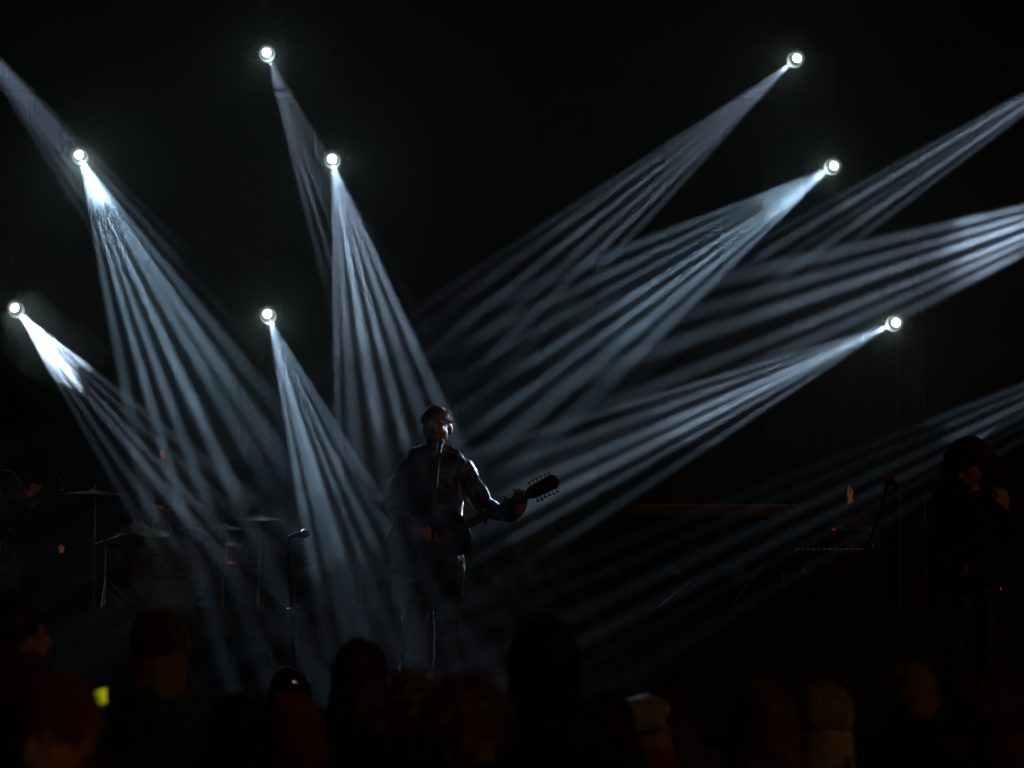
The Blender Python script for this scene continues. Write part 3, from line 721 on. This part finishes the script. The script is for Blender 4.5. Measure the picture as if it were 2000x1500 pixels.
# ------------------------------------------------------------------ drum kit
DK = 21.3
def d_(px,py,dy=0): return P(px,py,DK+dy)
kit = thing('drum_kit', 'drum kit on the riser with a bass drum whose front skin is scribbled on', 'drum kit', (d_(330,1200).x,DK,RZ))
kc = d_(332,1128); kr = 78*DK/F
kc.z = RZ+kr+.012
bs = obj('bass_drum', lathe(bm_(), [(kr,.0),(kr,.42),(kr-.01,.42),(kr-.01,0),(kr,0)], kc, (0,1,0), 48), M['drumshell'], kit)
for y in (0,.40): obj('hoop', lathe(bm_(), [(kr+.004,y-.02),(kr+.022,y-.02),(kr+.022,y+.02),(kr+.004,y+.02),(kr+.004,y-.02)], kc, (0,1,0), 48), M['blackmetal'], bs)
obj('drum_skin', lathe(bm_(), [(0,-.004),(kr*.5,-.003),(kr-.002,0),(kr-.002,.003),(0,.002)], kc, (0,1,0), 48), M['drumhead'], bs)
for k in range(8):
    a = 2*math.pi*(k+.5)/8; p = kc+Vector((math.cos(a)*(kr+.018),0,math.sin(a)*(kr+.018)))
    obj('tension_rod', tube(bm_(), [p+Vector((0,-.03,0)),p+Vector((0,.14,0))], .005, 6), M['steel'], bs)
# handwriting on the skin
def ink(pts):
    pp = []
    P_ = [Vector((x,0,z)) for x, z in pts]; n_p = len(P_)
    for i in range(n_p-1):
        p0, p1, p2, p3 = P_[max(i-1,0)], P_[i], P_[i+1], P_[min(i+2,n_p-1)]
        for t_ in (0,.2,.4,.6,.8): pp.append(.5*((2*p1)+(p2-p0)*t_+(2*p0-5*p1+4*p2-p3)*t_**2+(3*p1-p0-3*p2+p3)*t_**3))
    pp.append(P_[-1]); return tube(bm_(), [kc+Vector((0,-.009,0))+v for v in pp], .0055, 5)
b = ink([(-.22,.06),(-.17,.11),(-.08,.13),(-.03,.10),(-.04,.05),(-.09,.02),(-.10,.03),(-.05,.0),(.0,-.01),(.05,.01),(.09,-.0)])
o = obj('handwriting', b, M['ink'], bs)
obj('handwriting', ink([(-.14,.10),(-.13,.04),(-.11,-.02),(-.10,-.06)]), M['ink'], bs)
obj('handwriting', ink([(-.10,-.01),(-.04,-.05),(.03,-.03),(.09,-.05),(.15,-.02)]), M['ink'], bs)
def drum(name, c_, r, h, ax=(0,0,1), m='drumshell'):
    o = obj(name, lathe(bm_(), [(0,h),(r,h),(r,0),(0,0)], c_, ax, 32), M[m], kit)
    for z in (0,h): obj('hoop', lathe(bm_(), [(r+.002,z-.012),(r+.012,z-.012),(r+.012,z+.012),(r+.002,z+.012),(r+.002,z-.012)], c_, ax, 32), M['steel'], o)
    A = Vector(ax).normalized(); X = A.orthogonal().normalized(); Y = A.cross(X)
    for k in range(6):
        a = 2*math.pi*k/6; p = Vector(c_)+(X*math.cos(a)+Y*math.sin(a))*(r+.008); obj('lug', tube(bm_(), [p,p+A*h], .004, 5), M['steel'], o)
    obj('drum_skin', lathe(bm_(), [(0,.0),(r-.003,.0),(r-.003,.003),(0,.003)], Vector(c_)+A*(h+.001), ax, 32), M['drumhead'], o)
    return o
drum('tom', d_(288,1052,.25), .14, .2, (.12,.45,1)); drum('tom', d_(365,1052,.25), .15, .22, (-.12,.45,1))
fx = d_(222,1100,.5); drum('floor_tom', (fx.x,fx.y,RZ+.22), .2, .38)
for k in range(3):
    a = k*2.1; obj('leg', tube(bm_(), [(fx.x+.215*math.cos(a),fx.y+.215*math.sin(a),RZ+.4),(fx.x+.215*math.cos(a),fx.y+.215*math.sin(a),RZ)], .006, 6), M['steel'], kit)
sn = d_(434,1090,.35); drum('snare_drum', (sn.x,sn.y,sn.z-.06), .175, .14, (0,.1,1), 'drumshell')
obj('snare_stand', tube(bm_(), [(sn.x,sn.y,sn.z-.07),(sn.x,sn.y,RZ)], .011, 8), M['steel'], kit)
th = d_(330,1100,1.0); b = lathe(bm_(), [(0,0),(.17,0),(.18,.03),(.17,.08),(0,.09)], (th.x,th.y,RZ+.45), seg=24); st = obj('stool_seat', b, M['tolex'], kit); obj('stool_post', tube(bm_(), [(th.x,th.y,RZ+.01),(th.x,th.y,RZ+.45)], .02, 8), M['steel'], kit)
b = bm_(); pk = d_(420,1222,-.05); box(b, (pk.x,20.5,RZ+.03), (.09,.28,.02), Matrix.Rotation(R(8),3,'X')); obj('pedal', b, M['steel'], kit)
def cymstand(px, y0, y1, dy, tilt, cr, label, boom=None):
    p0 = d_(px,y0,dy); base = Vector((p0.x,p0.y,RZ)); t = thing('cymbal_stand', label, 'cymbal stand', base, 'cymbal stands of the drum kit')
    mid = base+Vector((0,0,(p0.z-RZ)*.45))
    obj('lower_pole', tube(bm_(), [base+Vector((0,0,.05)), mid], .012, 8), M['steel'], t); obj('upper_pole', tube(bm_(), [mid, p0], .008, 8), M['steel'], t)
    obj('wing_nut', box(bm_(), mid, (.05,.02,.03), bev=.004), M['steel'], t)
    tip = p0
    if boom:
        tip = d_(*boom, dy); obj('boom', tube(bm_(), [p0-(tip-p0)*.3, tip], .007, 8), M['steel'], t); b = bm_(); hull(b, [(p0,.02)]); obj('boom_clutch', b, M['steel'], t)
    if cr:
        obj('cymbal', lathe(bm_(), [(0,.030),(.02,.028),(.04,.012),(cr*.6,.003),(cr,-.012),(cr,-.0135),(cr*.6,.001),(0,.020)], tip, tilt, 40), M['brass'], t)
        obj('felt', tube(bm_(), [tip+Vector((0,0,.02)), tip+Vector((0,0,.06))], .01, 8), M['steel'], t)
    for a in (30,150,270): obj('leg', tube(bm_(), [base+Vector((0,0,.25)), base+Vector((.28*math.cos(R(a)),.2*math.sin(R(a)),.01))], .007, 6), M['steel'], t)
cymstand(186,962,1170,-.2,(.03,-.06,1),.23,'tall cymbal stand farthest left with a nearly level cymbal')
cymstand(206,1056,1180,-.35,(.2,-.25,1),.2,'short boom cymbal stand between the tall left stand and the bass drum',(278,1032))
cymstand(506,1012,1220,.2,(0,-.1,1),.18,'cymbal stand at the right end of the drum kit')
cymstand(436,1030,1200,.6,(0,-.1,1),.17,'hi-hat stand beside the snare drum')
# warm reflections, modelled as small glowing shapes on added poles
def glint(px, py, Y, h, label, base_z):
    p = P(px,py,Y); t = thing('amber_reflection', label, 'reflection', (p.x,Y,base_z)); b = bm_()
    for dx, k in ((-.012,1.),(.016,.75)):
        pts = [p+Vector((dx*.6+.006*math.sin(i*1.3+dx*90), 0, (i/7-.5)*h*k)) for i in range(8)]
        tube(b, pts, [.003,.010,.014,.013,.010,.008,.005,.0015], 6)
    obj('glint', b, M['amber_glint'], t)
    if p.z-h/2-base_z > .05: obj('pole', tube(bm_(), [(p.x,Y,base_z+.01),(p.x,Y,p.z-h/2)], .006, 6), M['blackmetal'], t); obj('foot', lathe(bm_(), [(0,0),(.1,0),(.1,.012),(0,.02)], (p.x,Y,base_z+.001), seg=16), M['blackmetal'], t)
glint(317,888,23.5,.10,'small amber reflection made to glow on an added thin pole above the bass drum',RZ)
glint(120,1072,22.5,.07,'dim amber reflection made to glow on an added low pole left of the cymbal stands',RZ)

# ------------------------------------------------------------------ low case / monitors / riser items on the left
p0 = P(95,1243,18.6); p1 = P(545,1330,18.6); zt = p0.z; Lx = p1.x-p0.x
tc_ = thing('flight_case', 'long low black case with a rounded right end in front of the drum kit', 'case', (p0.x+Lx/2,18.6,STZ))
ol = [(p0.x,STZ+.004),(p0.x,zt)]; xr = P(478,1247,18.6).x
ol += [(xr,zt)]+[(xr+(p1.x-xr)*math.sin(a), zt-(zt-STZ-.1)*(1-math.cos(a))) for a in [k*math.pi/16 for k in range(1,9)]]+[(p1.x,STZ+.004)]
b = prism(bm_(), ol, (Vector((0,18.75,0)),Vector((1,0,0)),Vector((0,0,1))), .55); obj('shell', b, M['body'], tc_)
obj('edge_strip', tube(bm_(), [(x,18.468,z+.003) for x, z in ol[1:-1]], .006, 6), M['steel'], tc_)
for px in (95,205,330,440):
    x = P(px,1300,18.4).x; obj('corner_plate', box(bm_(), (x+.02,18.465,(zt+STZ)/2+.1), (.03,.012,.10)), M['blackmetal'], tc_)

# ------------------------------------------------------------------ keyboards and amplifier on the right
KY = 21.0
def k_(px,py,dy=0): return P(px,py,KY+dy)
kx0, kx1 = k_(1228,1000).x, k_(1560,1000).x; kz0, kz1 = k_(1400,1012).z, k_(1400,989).z; kxc = (kx0+kx1)/2
kb = thing('keyboard', 'long pale stage keyboard on a crossed stand right of the singer', 'keyboard', (kxc,KY,RZ))
cs = obj('case', box(bm_(), (kxc,KY,(kz0+kz1)/2), (kx1-kx0,.30,kz1-kz0), bev=.008), M['ivory'], kb)
nw = 52; ww = (kx1-kx0-.12)/nw; b0 = None
for i in range(nw):
    x = kx0+.06+ww*(i+.5)
    if b0 is None: o = obj('white_key', box(bm_(), (0,0,0), (ww*.93,.13,.014)), M['white'], kb, False, True); b0 = o
    else: o = b0.copy(); COL.objects.link(o)
    o.location = (x-kxc,.07,kz1+.009-RZ)
b0 = None
for i in range(nw-1):
    if i % 7 in (2,6): continue
    x = kx0+.06+ww*(i+1)
    if b0 is None: o = obj('black_key', box(bm_(), (0,0,0), (ww*.5,.08,.016)), M['ink'], kb, False, True); b0 = o
    else: o = b0.copy(); COL.objects.link(o)
    o.location = (x-kxc,.04,kz1+.025-RZ)
for i in range(7):
    x = k_(1500+i*8,992).x; obj('knob', lathe(bm_(), [(0,.012),(.008,.012),(.009,0),(0,0)], (x,KY-.152,kz1-.02), (0,-1,0), 10), M['ink'], kb)
for sx in (-1,1):
    for sy in (-.12,.12):
        obj('leg', tube(bm_(), [(kxc+sx*.42,KY+sy,kz0-.012),(kxc-sx*.42,KY+sy,RZ+.012)], .014, 8), M['blackmetal'], kb)
obj('crossbar', tube(bm_(), [(kxc-.42,KY-.14,RZ+.014),(kxc-.42,KY+.3,RZ+.014)], .013, 8), M['blackmetal'], kb); obj('crossbar', tube(bm_(), [(kxc+.42,KY-.14,RZ+.014),(kxc+.42,KY+.3,RZ+.014)], .013, 8), M['blackmetal'], kb)
sx0, sx1 = k_(1545,1073,-.4).x, k_(1700,1073,-.4).x; sz = k_(1600,1073,-.4).z; sc_ = (sx0+sx1)/2
sy_ = thing('keyboard', 'small dark synthesizer with a row of glowing amber glints below the amplifier', 'keyboard', (sc_,KY-.4,RZ))
obj('case', box(bm_(), (sc_,KY-.4,sz-.03), (sx1-sx0,.24,.06), bev=.006), M['body'], sy_)
for i in range(14):
    x = sx0+.03+i*(sx1-sx0-.06)/13; obj('amber_glint_strip', box(bm_(), (x,KY-.525,sz-.006), (.012 if i % 3 else .022,.006,.004)), M['amber_glint'], sy_)  # orange glints along the case edge, given their own emission
for xx in (sx0+.06,sx1-.06):
    obj('leg', tube(bm_(), [(xx,KY-.4,sz-.062),(xx,KY-.4,RZ+.02)], .014, 8), M['blackmetal'], sy_); obj('foot', tube(bm_(), [(xx,KY-.6,RZ+.015),(xx,KY-.2,RZ+.015)], .013, 8), M['blackmetal'], sy_)
a0, a1 = k_(1618,1040,.2).x, k_(1703,1040,.2).x; az0, az1 = k_(1660,1042,.2).z, k_(1660,1008,.2).z
cab = thing('speaker_cabinet', 'dark speaker cabinet under the amplifier head', 'speaker', ((a0+a1)/2,KY+.3,RZ))
obj('cabinet', box(bm_(), ((a0+a1)/2,KY+.3,(RZ+az0)/2), (a1-a0+.2,.34,az0-RZ-.01), bev=.012), M['tolex'], cab)
obj('grille', box(bm_(), ((a0+a1)/2,KY+.128,(RZ+az0)/2), (a1-a0+.13,.01,az0-RZ-.08)), M['grille'], cab)
am = thing('amplifier', 'small amplifier head with knobs at both ends on the dark cabinet', 'amplifier', ((a0+a1)/2,KY+.25,az0))
ch = obj('chassis', box(bm_(), ((a0+a1)/2,KY+.25,(az0+az1)/2), (a1-a0,.24,az1-az0-.004), bev=.006), M['tolex'], am)
obj('front_panel', box(bm_(), ((a0+a1)/2,KY+.127,(az0+az1)/2), (a1-a0-.02,.006,az1-az0-.03)), M['ivory'], am)
for fx_ in (.06,.14,.22,.78,.86,.94):
    x = a0+(a1-a0)*fx_; obj('knob', lathe(bm_(), [(0,.014),(.010,.013),(.012,0),(0,0)], (x,KY+.123,(az0+az1)/2+.01), (0,-1,0), 12), M['steel'], am)
obj('red_light', box(bm_(), (a0+.03,KY+.122,az0+.025), (.016,.004,.01)), M['redled'], am)
glint(1660,966,KY+.25,.15,'amber reflection made to glow above the amplifier head',az1)
# amp rack at far right edge
rx = P(1985,1200,20.6); rk = thing('amplifier_rack', 'equipment rack with red display at the right edge behind the guitarist', 'amplifier', (rx.x,20.8,RZ))
zr = P(1985,1125,20.6).z
obj('rack_case', box(bm_(), (rx.x,20.8,(RZ+.004+zr)/2), (.40,.40,zr-RZ-.01), bev=.01), M['tolex'], rk)
for i in range(2):
    z = zr-.09-.14*i; pn = obj('rack_unit', box(bm_(), (rx.x,20.594,z), (.36,.012,.10)), M['body'], rk)
    obj('red_display', box(bm_(), (rx.x-.12,20.585,z), (.03,.004,.02)), M['redled'], pn)
# extra boom stand between keyboard and guitarist
def boomstand(x1,y1,x2,y2,Y,label):
    a, c_ = P(x1,y1,Y), P(x2,y2,Y); t = thing('boom_stand', label, 'microphone stand', (c_.x,Y,RZ)); c0 = Vector((c_.x,Y,RZ+.02))
    obj('boom', tube(bm_(), [a, a+(c_-a)*.98], .007, 8), M['steel'], t); obj('pole', tube(bm_(), [a+(c_-a)*.55, Vector(((a+(c_-a)*.55).x,Y,RZ+.02))], .010, 8), M['blackmetal'], t)
    mx_ = (a+(c_-a)*.55).x; obj('base_plate', lathe(bm_(), [(0,0),(.12,0),(.12,.015),(0,.02)], (mx_,Y,RZ+.001), seg=20), M['blackmetal'], t)
boomstand(1492,1100,1424,1190,20.2,'slanted boom stand in front of the right end of the keyboard')

# ------------------------------------------------------------------ the crowd
def crowd(px, top, Y, label, coat='coatblack', head='hairdark', style='short', face=0, H=None, wide=1., k=1., tilt=0, hood=False, hatm='knitdark', fuzz=900, pitch=0, lean=0, arms='down', sx=1.0):
    tp = P(px,top,Y); hh = tp.z
    t = thing('person', label, 'person', (tp.x+lean,Y,0), 'people in the crowd in front of the stage')
    k = k; hcz = hh-.128*k-(.015 if style in ('knit','bobble','beret') else .01)
    hc_ = Vector((tp.x,Y,hcz))
    q = Quaternion((0,0,1), R(180+face))@Quaternion((1,0,0), R(pitch))@Quaternion((0,1,0), R(tilt)); qb = Quaternion((0,0,1), R(180+face*.5))
    base = Vector((tp.x+lean,Y,0))
    def B(x,y,z): return base+qb@Vector((x*wide,y,0))+Vector((0,0,z))
    sh = hcz-.205*k; wz = sh-.40; hp = sh-.52; kn = hp*.52
    parts = headparts(hc_, k, q)+[[(hc_+Vector((0,.01,-.08)),.055*k),(B(0,.0,sh+.03),.06*k)],
        [(B(-.11,0,sh-.02),(.07,.08,.05)),(B(.11,0,sh-.02),(.07,.08,.05)),(B(0,0,hp),(.13,.1,.08))]]
    cparts = [[(B(-.125,0,sh-.03),(.085,.115,.06)),(B(.125,0,sh-.03),(.085,.115,.06)),(B(-.07,0,wz),(.12,.13,.05)),(B(.07,0,wz),(.12,.13,.05))],
              [(B(-.06,.0,sh+.035),(.06,.075,.03)),(B(.06,.0,sh+.035),(.06,.075,.03)),(B(-.15,0,sh-.03),(.07,.09,.05)),(B(.15,0,sh-.03),(.07,.09,.05))],
              [(B(-.07,0,wz),(.12,.13,.05)),(B(.07,0,wz),(.12,.13,.05)),(B(-.08,0,hp-.12),(.13,.14,.05)),(B(.08,0,hp-.12),(.13,.14,.05))]]
    cparts += [[(hc_*.5+B(0,.01,sh+.09)*.5,(.098*k,.10*k,.030)),(B(0,.01,sh),(.16*wide,.12,.05))]]
    for s_ in (-1,1):
        if arms == 'down' or (arms == 'up_left' and s_ == 1):
            el = B(s_*.26,.03,sh-.31); wr = B(s_*.25,-.10,sh-.53); hd = Vector((0,0,-1))
        else:
            el = B(s_*.28,-.12,sh-.16); wr = B(s_*.25,-.22,sh+.08); hd = Vector((0,0,1))
        parts += [[(B(s_*.19,0,sh-.04),.05),(el,.04)],[(el,.04),(wr,.027)]]; hand(parts, wr, hd, qb@Vector((s_,0,0)), .35, .95, side=s_)
        cparts += [[(B(s_*.19,0,sh-.045),.075),(el,.062)],[(el,.062),(wr,.048)]]
        parts += [[(B(s_*.09,0,hp-.05),.08),(B(s_*.10,-.02,kn),.055)],[(B(s_*.10,-.02,kn),.055),(B(s_*.11,.02,.09),.038)],[(B(s_*.11,.03,.05),.036),(B(s_*.12,-.13,.035),.028)]]
    flesh('body', parts, M['skin'], t, .012 if Y > 7 else .009, 3)
    if hood:
        cparts += [[(hc_+q@Vector((0,.05,.02)),(.105*k,.10*k,.125*k),q),(hc_+q@Vector((0,.035,-.10)),(.105*k,.10*k,.06*k),q)]]
        if hood == 'only': pass
    flesh('coat', cparts, M[coat], t, .014, 4, [(.03,.10),(.012,.035)])
    flesh('trousers', [[(B(-.09,0,hp-.06),.11),(B(.09,0,hp-.06),.11)]]+[[(B(s_*.09,0,hp-.08),.10),(B(s_*.10,-.02,kn),.075)] for s_ in (-1,1)]+[[(B(s_*.10,-.02,kn),.075),(B(s_*.11,.02,.12),.065)] for s_ in (-1,1)], M['jeans'], t, .018, 3, [(.02,.06)])
    for s_ in (-1,1): flesh('shoe', [[(B(s_*.11,.04,.06),.045),(B(s_*.11,.05,.04),.038),(B(s_*.12,-.15,.036),(.042,.05,.032))]], M['shoe'], t, .014, 3)
    hm_ = M[head]
    if style == 'hoodonly': return t
    if style in ('short','curly','long'):
        e = .012 if style != 'curly' else .028
        hs = [[(hc_+q@Vector((0,.022*k,.035*k)),((.080+e)*k,(.092+e)*k,(.090+e*.6)*k),q)],
              [(hc_+q@Vector((0,.040*k,.02*k)),((.076+e)*k,(.07+e)*k,.07*k),q),(hc_+q@Vector((0,.045*k,-.06*k)),((.06+e)*k,(.05+e)*k,.03*k),q)]]
        if style == 'long': hs += [[(hc_+q@Vector((0,.04*k,0)),(.095*k,.075*k,.06*k),q),(hc_+q@Vector((0,.06*k,-.20*k)),(.115*k,.06*k,.06*k),q)]]
        flesh('hair', hs, hm_, t, .012, 3, [(.045 if style == 'curly' else .028,.05),(.012,.02)])
        strands('loose_hair', hc_+q@Vector((0,.025*k,.035*k)), ((.080+e)*k,(.094+e)*k,(.092+e*.6)*k), fuzz, (.055 if style == 'curly' else .030), hm_, t, zmin=-.35, droop=.3, curl=.7, width=.0010)
    else:
        mm = M[hatm]; e = .016
        hs = [[(hc_+q@Vector((0,.018*k,.052*k)),((.080+e)*k,(.094+e)*k,(.083+e)*k),q)]]
        if style == 'beret': hs = [[(hc_+q@Vector((0,.02*k,.06*k)),(.105*k,.12*k,.060*k),q),(hc_+q@Vector((.03*k,.08*k,.03*k)),(.08*k,.06*k,.05*k),q)]]
        flesh('knitted_hat' if style != 'beret' else 'beret', hs, mm, t, .010, 3, [(.030,.07),(.010,.02)])
        if style != 'beret':
            flesh('hat_brim', [[(hc_+q@Vector((0,.015*k,.035*k)),((.084+e)*k,(.099+e)*k,.020*k),q)]], mm, t, .010, 2)
            strands('wool_fuzz', hc_+q@Vector((0,.018*k,.052*k)), ((.081+e)*k,(.096+e)*k,(.086+e)*k), 900, .016, mm, t, zmin=-.1, droop=.1, curl=.8, width=.0007)
        if style == 'bobble': flesh('bobble', [[(hc_+q@Vector((0,.02*k,.165*k)),.035*k)]], mm, t, .008, 2, [(.015,.02)])
        flesh('hair', [[(hc_+q@Vector((0,.040*k,-.01*k)),(.090*k,.070*k,.055*k),q),(hc_+q@Vector((0,.055*k,-.12*k)),(.092*k,.050*k,.03*k),q)]], hm_, t, .012, 3, [(.012,.03)])
    return t
crowd(35,1160,9.8,'bareheaded man at the far left of the crowd in profile, dimly lit cheek','coatbrown','hairdark','short',face=-75,k=1.05)
crowd(105,1318,6.2,'nearest person at lower left in a dark red knitted hat, face turned to the camera','coatred','hairdark','knit',face=160,hatm='knitred',k=1.1,tilt=-8)
crowd(315,1197,10.6,'person in a teal coat and brown knitted hat between the case and the yellow glow','coatteal','hairbrown','knit',hatm='knitbrown',wide=1.15,k=1.15,hood=False)
crowd(446,1352,9.0,'person in a black hood stooping between the teal coat and the red hood','coatblack','hairdark','hoodonly',hood=True,face=30,lean=.02,k=.85)
crowd(570,1300,12.6,'person in a glossy black rain hood with bright highlights along its rim','gloss','hairdark','hoodonly',hood=True,k=1.0,wide=1.0)
crowd(572,1348,8.6,'person in a red hood in front of the glossy black hood','coatred','hairdark','hoodonly',hood=True,k=.92,tilt=8)
crowd(703,1243,9.9,'person with long smooth dark hair left of the microphone stand base','coatblack','hairdark','long',k=1.05,fuzz=200)
crowd(808,1314,11.6,'person with short brown fluffy hair right below the singer legs','coatbrown','hairbrown','curly',k=.95)
crowd(908,1336,8.2,'person with a broad mop of frizzy brown hair right of the singer legs','coatblack','hairbrown','curly',k=1.02,fuzz=1600)
crowd(1065,1205,9.0,'tall dark person in a black hood, biggest silhouette near the centre','coatblack','hairdark','hoodonly',hood=True,k=1.12,wide=1.2)
crowd(1186,1354,10.2,'small dark bareheaded person just right of the tall hooded silhouette','coatblack','hairdark','short',k=.9)
crowd(1250,1346,10.6,'person in a beige slouched beret and brown-red coat with the face turned left','coatred','hairbrown','beret',face=35,hatm='knitbeige',k=1.,tilt=12)
crowd(1306,1315,12.0,'dark haired woman with loose stray hairs behind the beige beret','coatbrown','hairdark','long',k=1.,fuzz=800)
crowd(1492,1330,7.6,'person with long rusty brown hair just left of the pale beige knitted hat','coatblack','hairred','long',k=1.,fuzz=200)
crowd(1606,1338,10.0,'person in a pale beige knitted hat lit along its top at the right','coatbrown','hairblond','knit',hatm='knitbeige',k=1.12,wide=.95)
crowd(1782,1292,10.9,'tall crop haired man in a black coat below the tilted microphone stand','coatblack','hairbrown','short',k=1.02,fuzz=300,wide=1.1)
crowd(1935,1326,9.2,'person with bushy auburn hair at the lower right edge','coatbrown','hairred','curly',k=1.1)
crowd(1840,1402,6.8,'nearest dark haired person at lower right in front of the crop haired man','coatblack','hairdark','long',k=.95)
# yellow band
p = P(192,1366,8.4); yb = thing('armband', 'bright yellow armband glowing beside the teal coat at lower left', 'armband', p)
def yp(px,py,dy=0): return P(px,py,8.4+dy)
top_ = [(171,1363),(180,1354),(192,1348),(204,1345),(211,1345)]; bot_ = [(179,1385),(186,1380),(196,1377),(206,1373),(213,1369)]
b = bm_(); prev = None
for i, (a_, c_) in enumerate(zip(top_, bot_)):
    dy = .02*abs(i-2); ring = [b.verts.new(yp(*a_,dy)), b.verts.new(yp(*c_,dy)), b.verts.new(yp(*c_,dy+.008)), b.verts.new(yp(*a_,dy+.008))]
    if prev:
        for k in range(4): b.faces.new((prev[k],prev[(k+1)%4],ring[(k+1)%4],ring[k]))
    else: b.faces.new(ring)
    prev = ring
b.faces.new(prev[::-1]); obj('band', b, M['yellow'], yb)
b = bm_(); hull(b, [(yp(178,1372,.06),.035),(yp(212,1358,.06),.035),(yp(240,1440,.10),.045)]); obj('sleeve', b, M['coatblack'], yb)

bake_all()
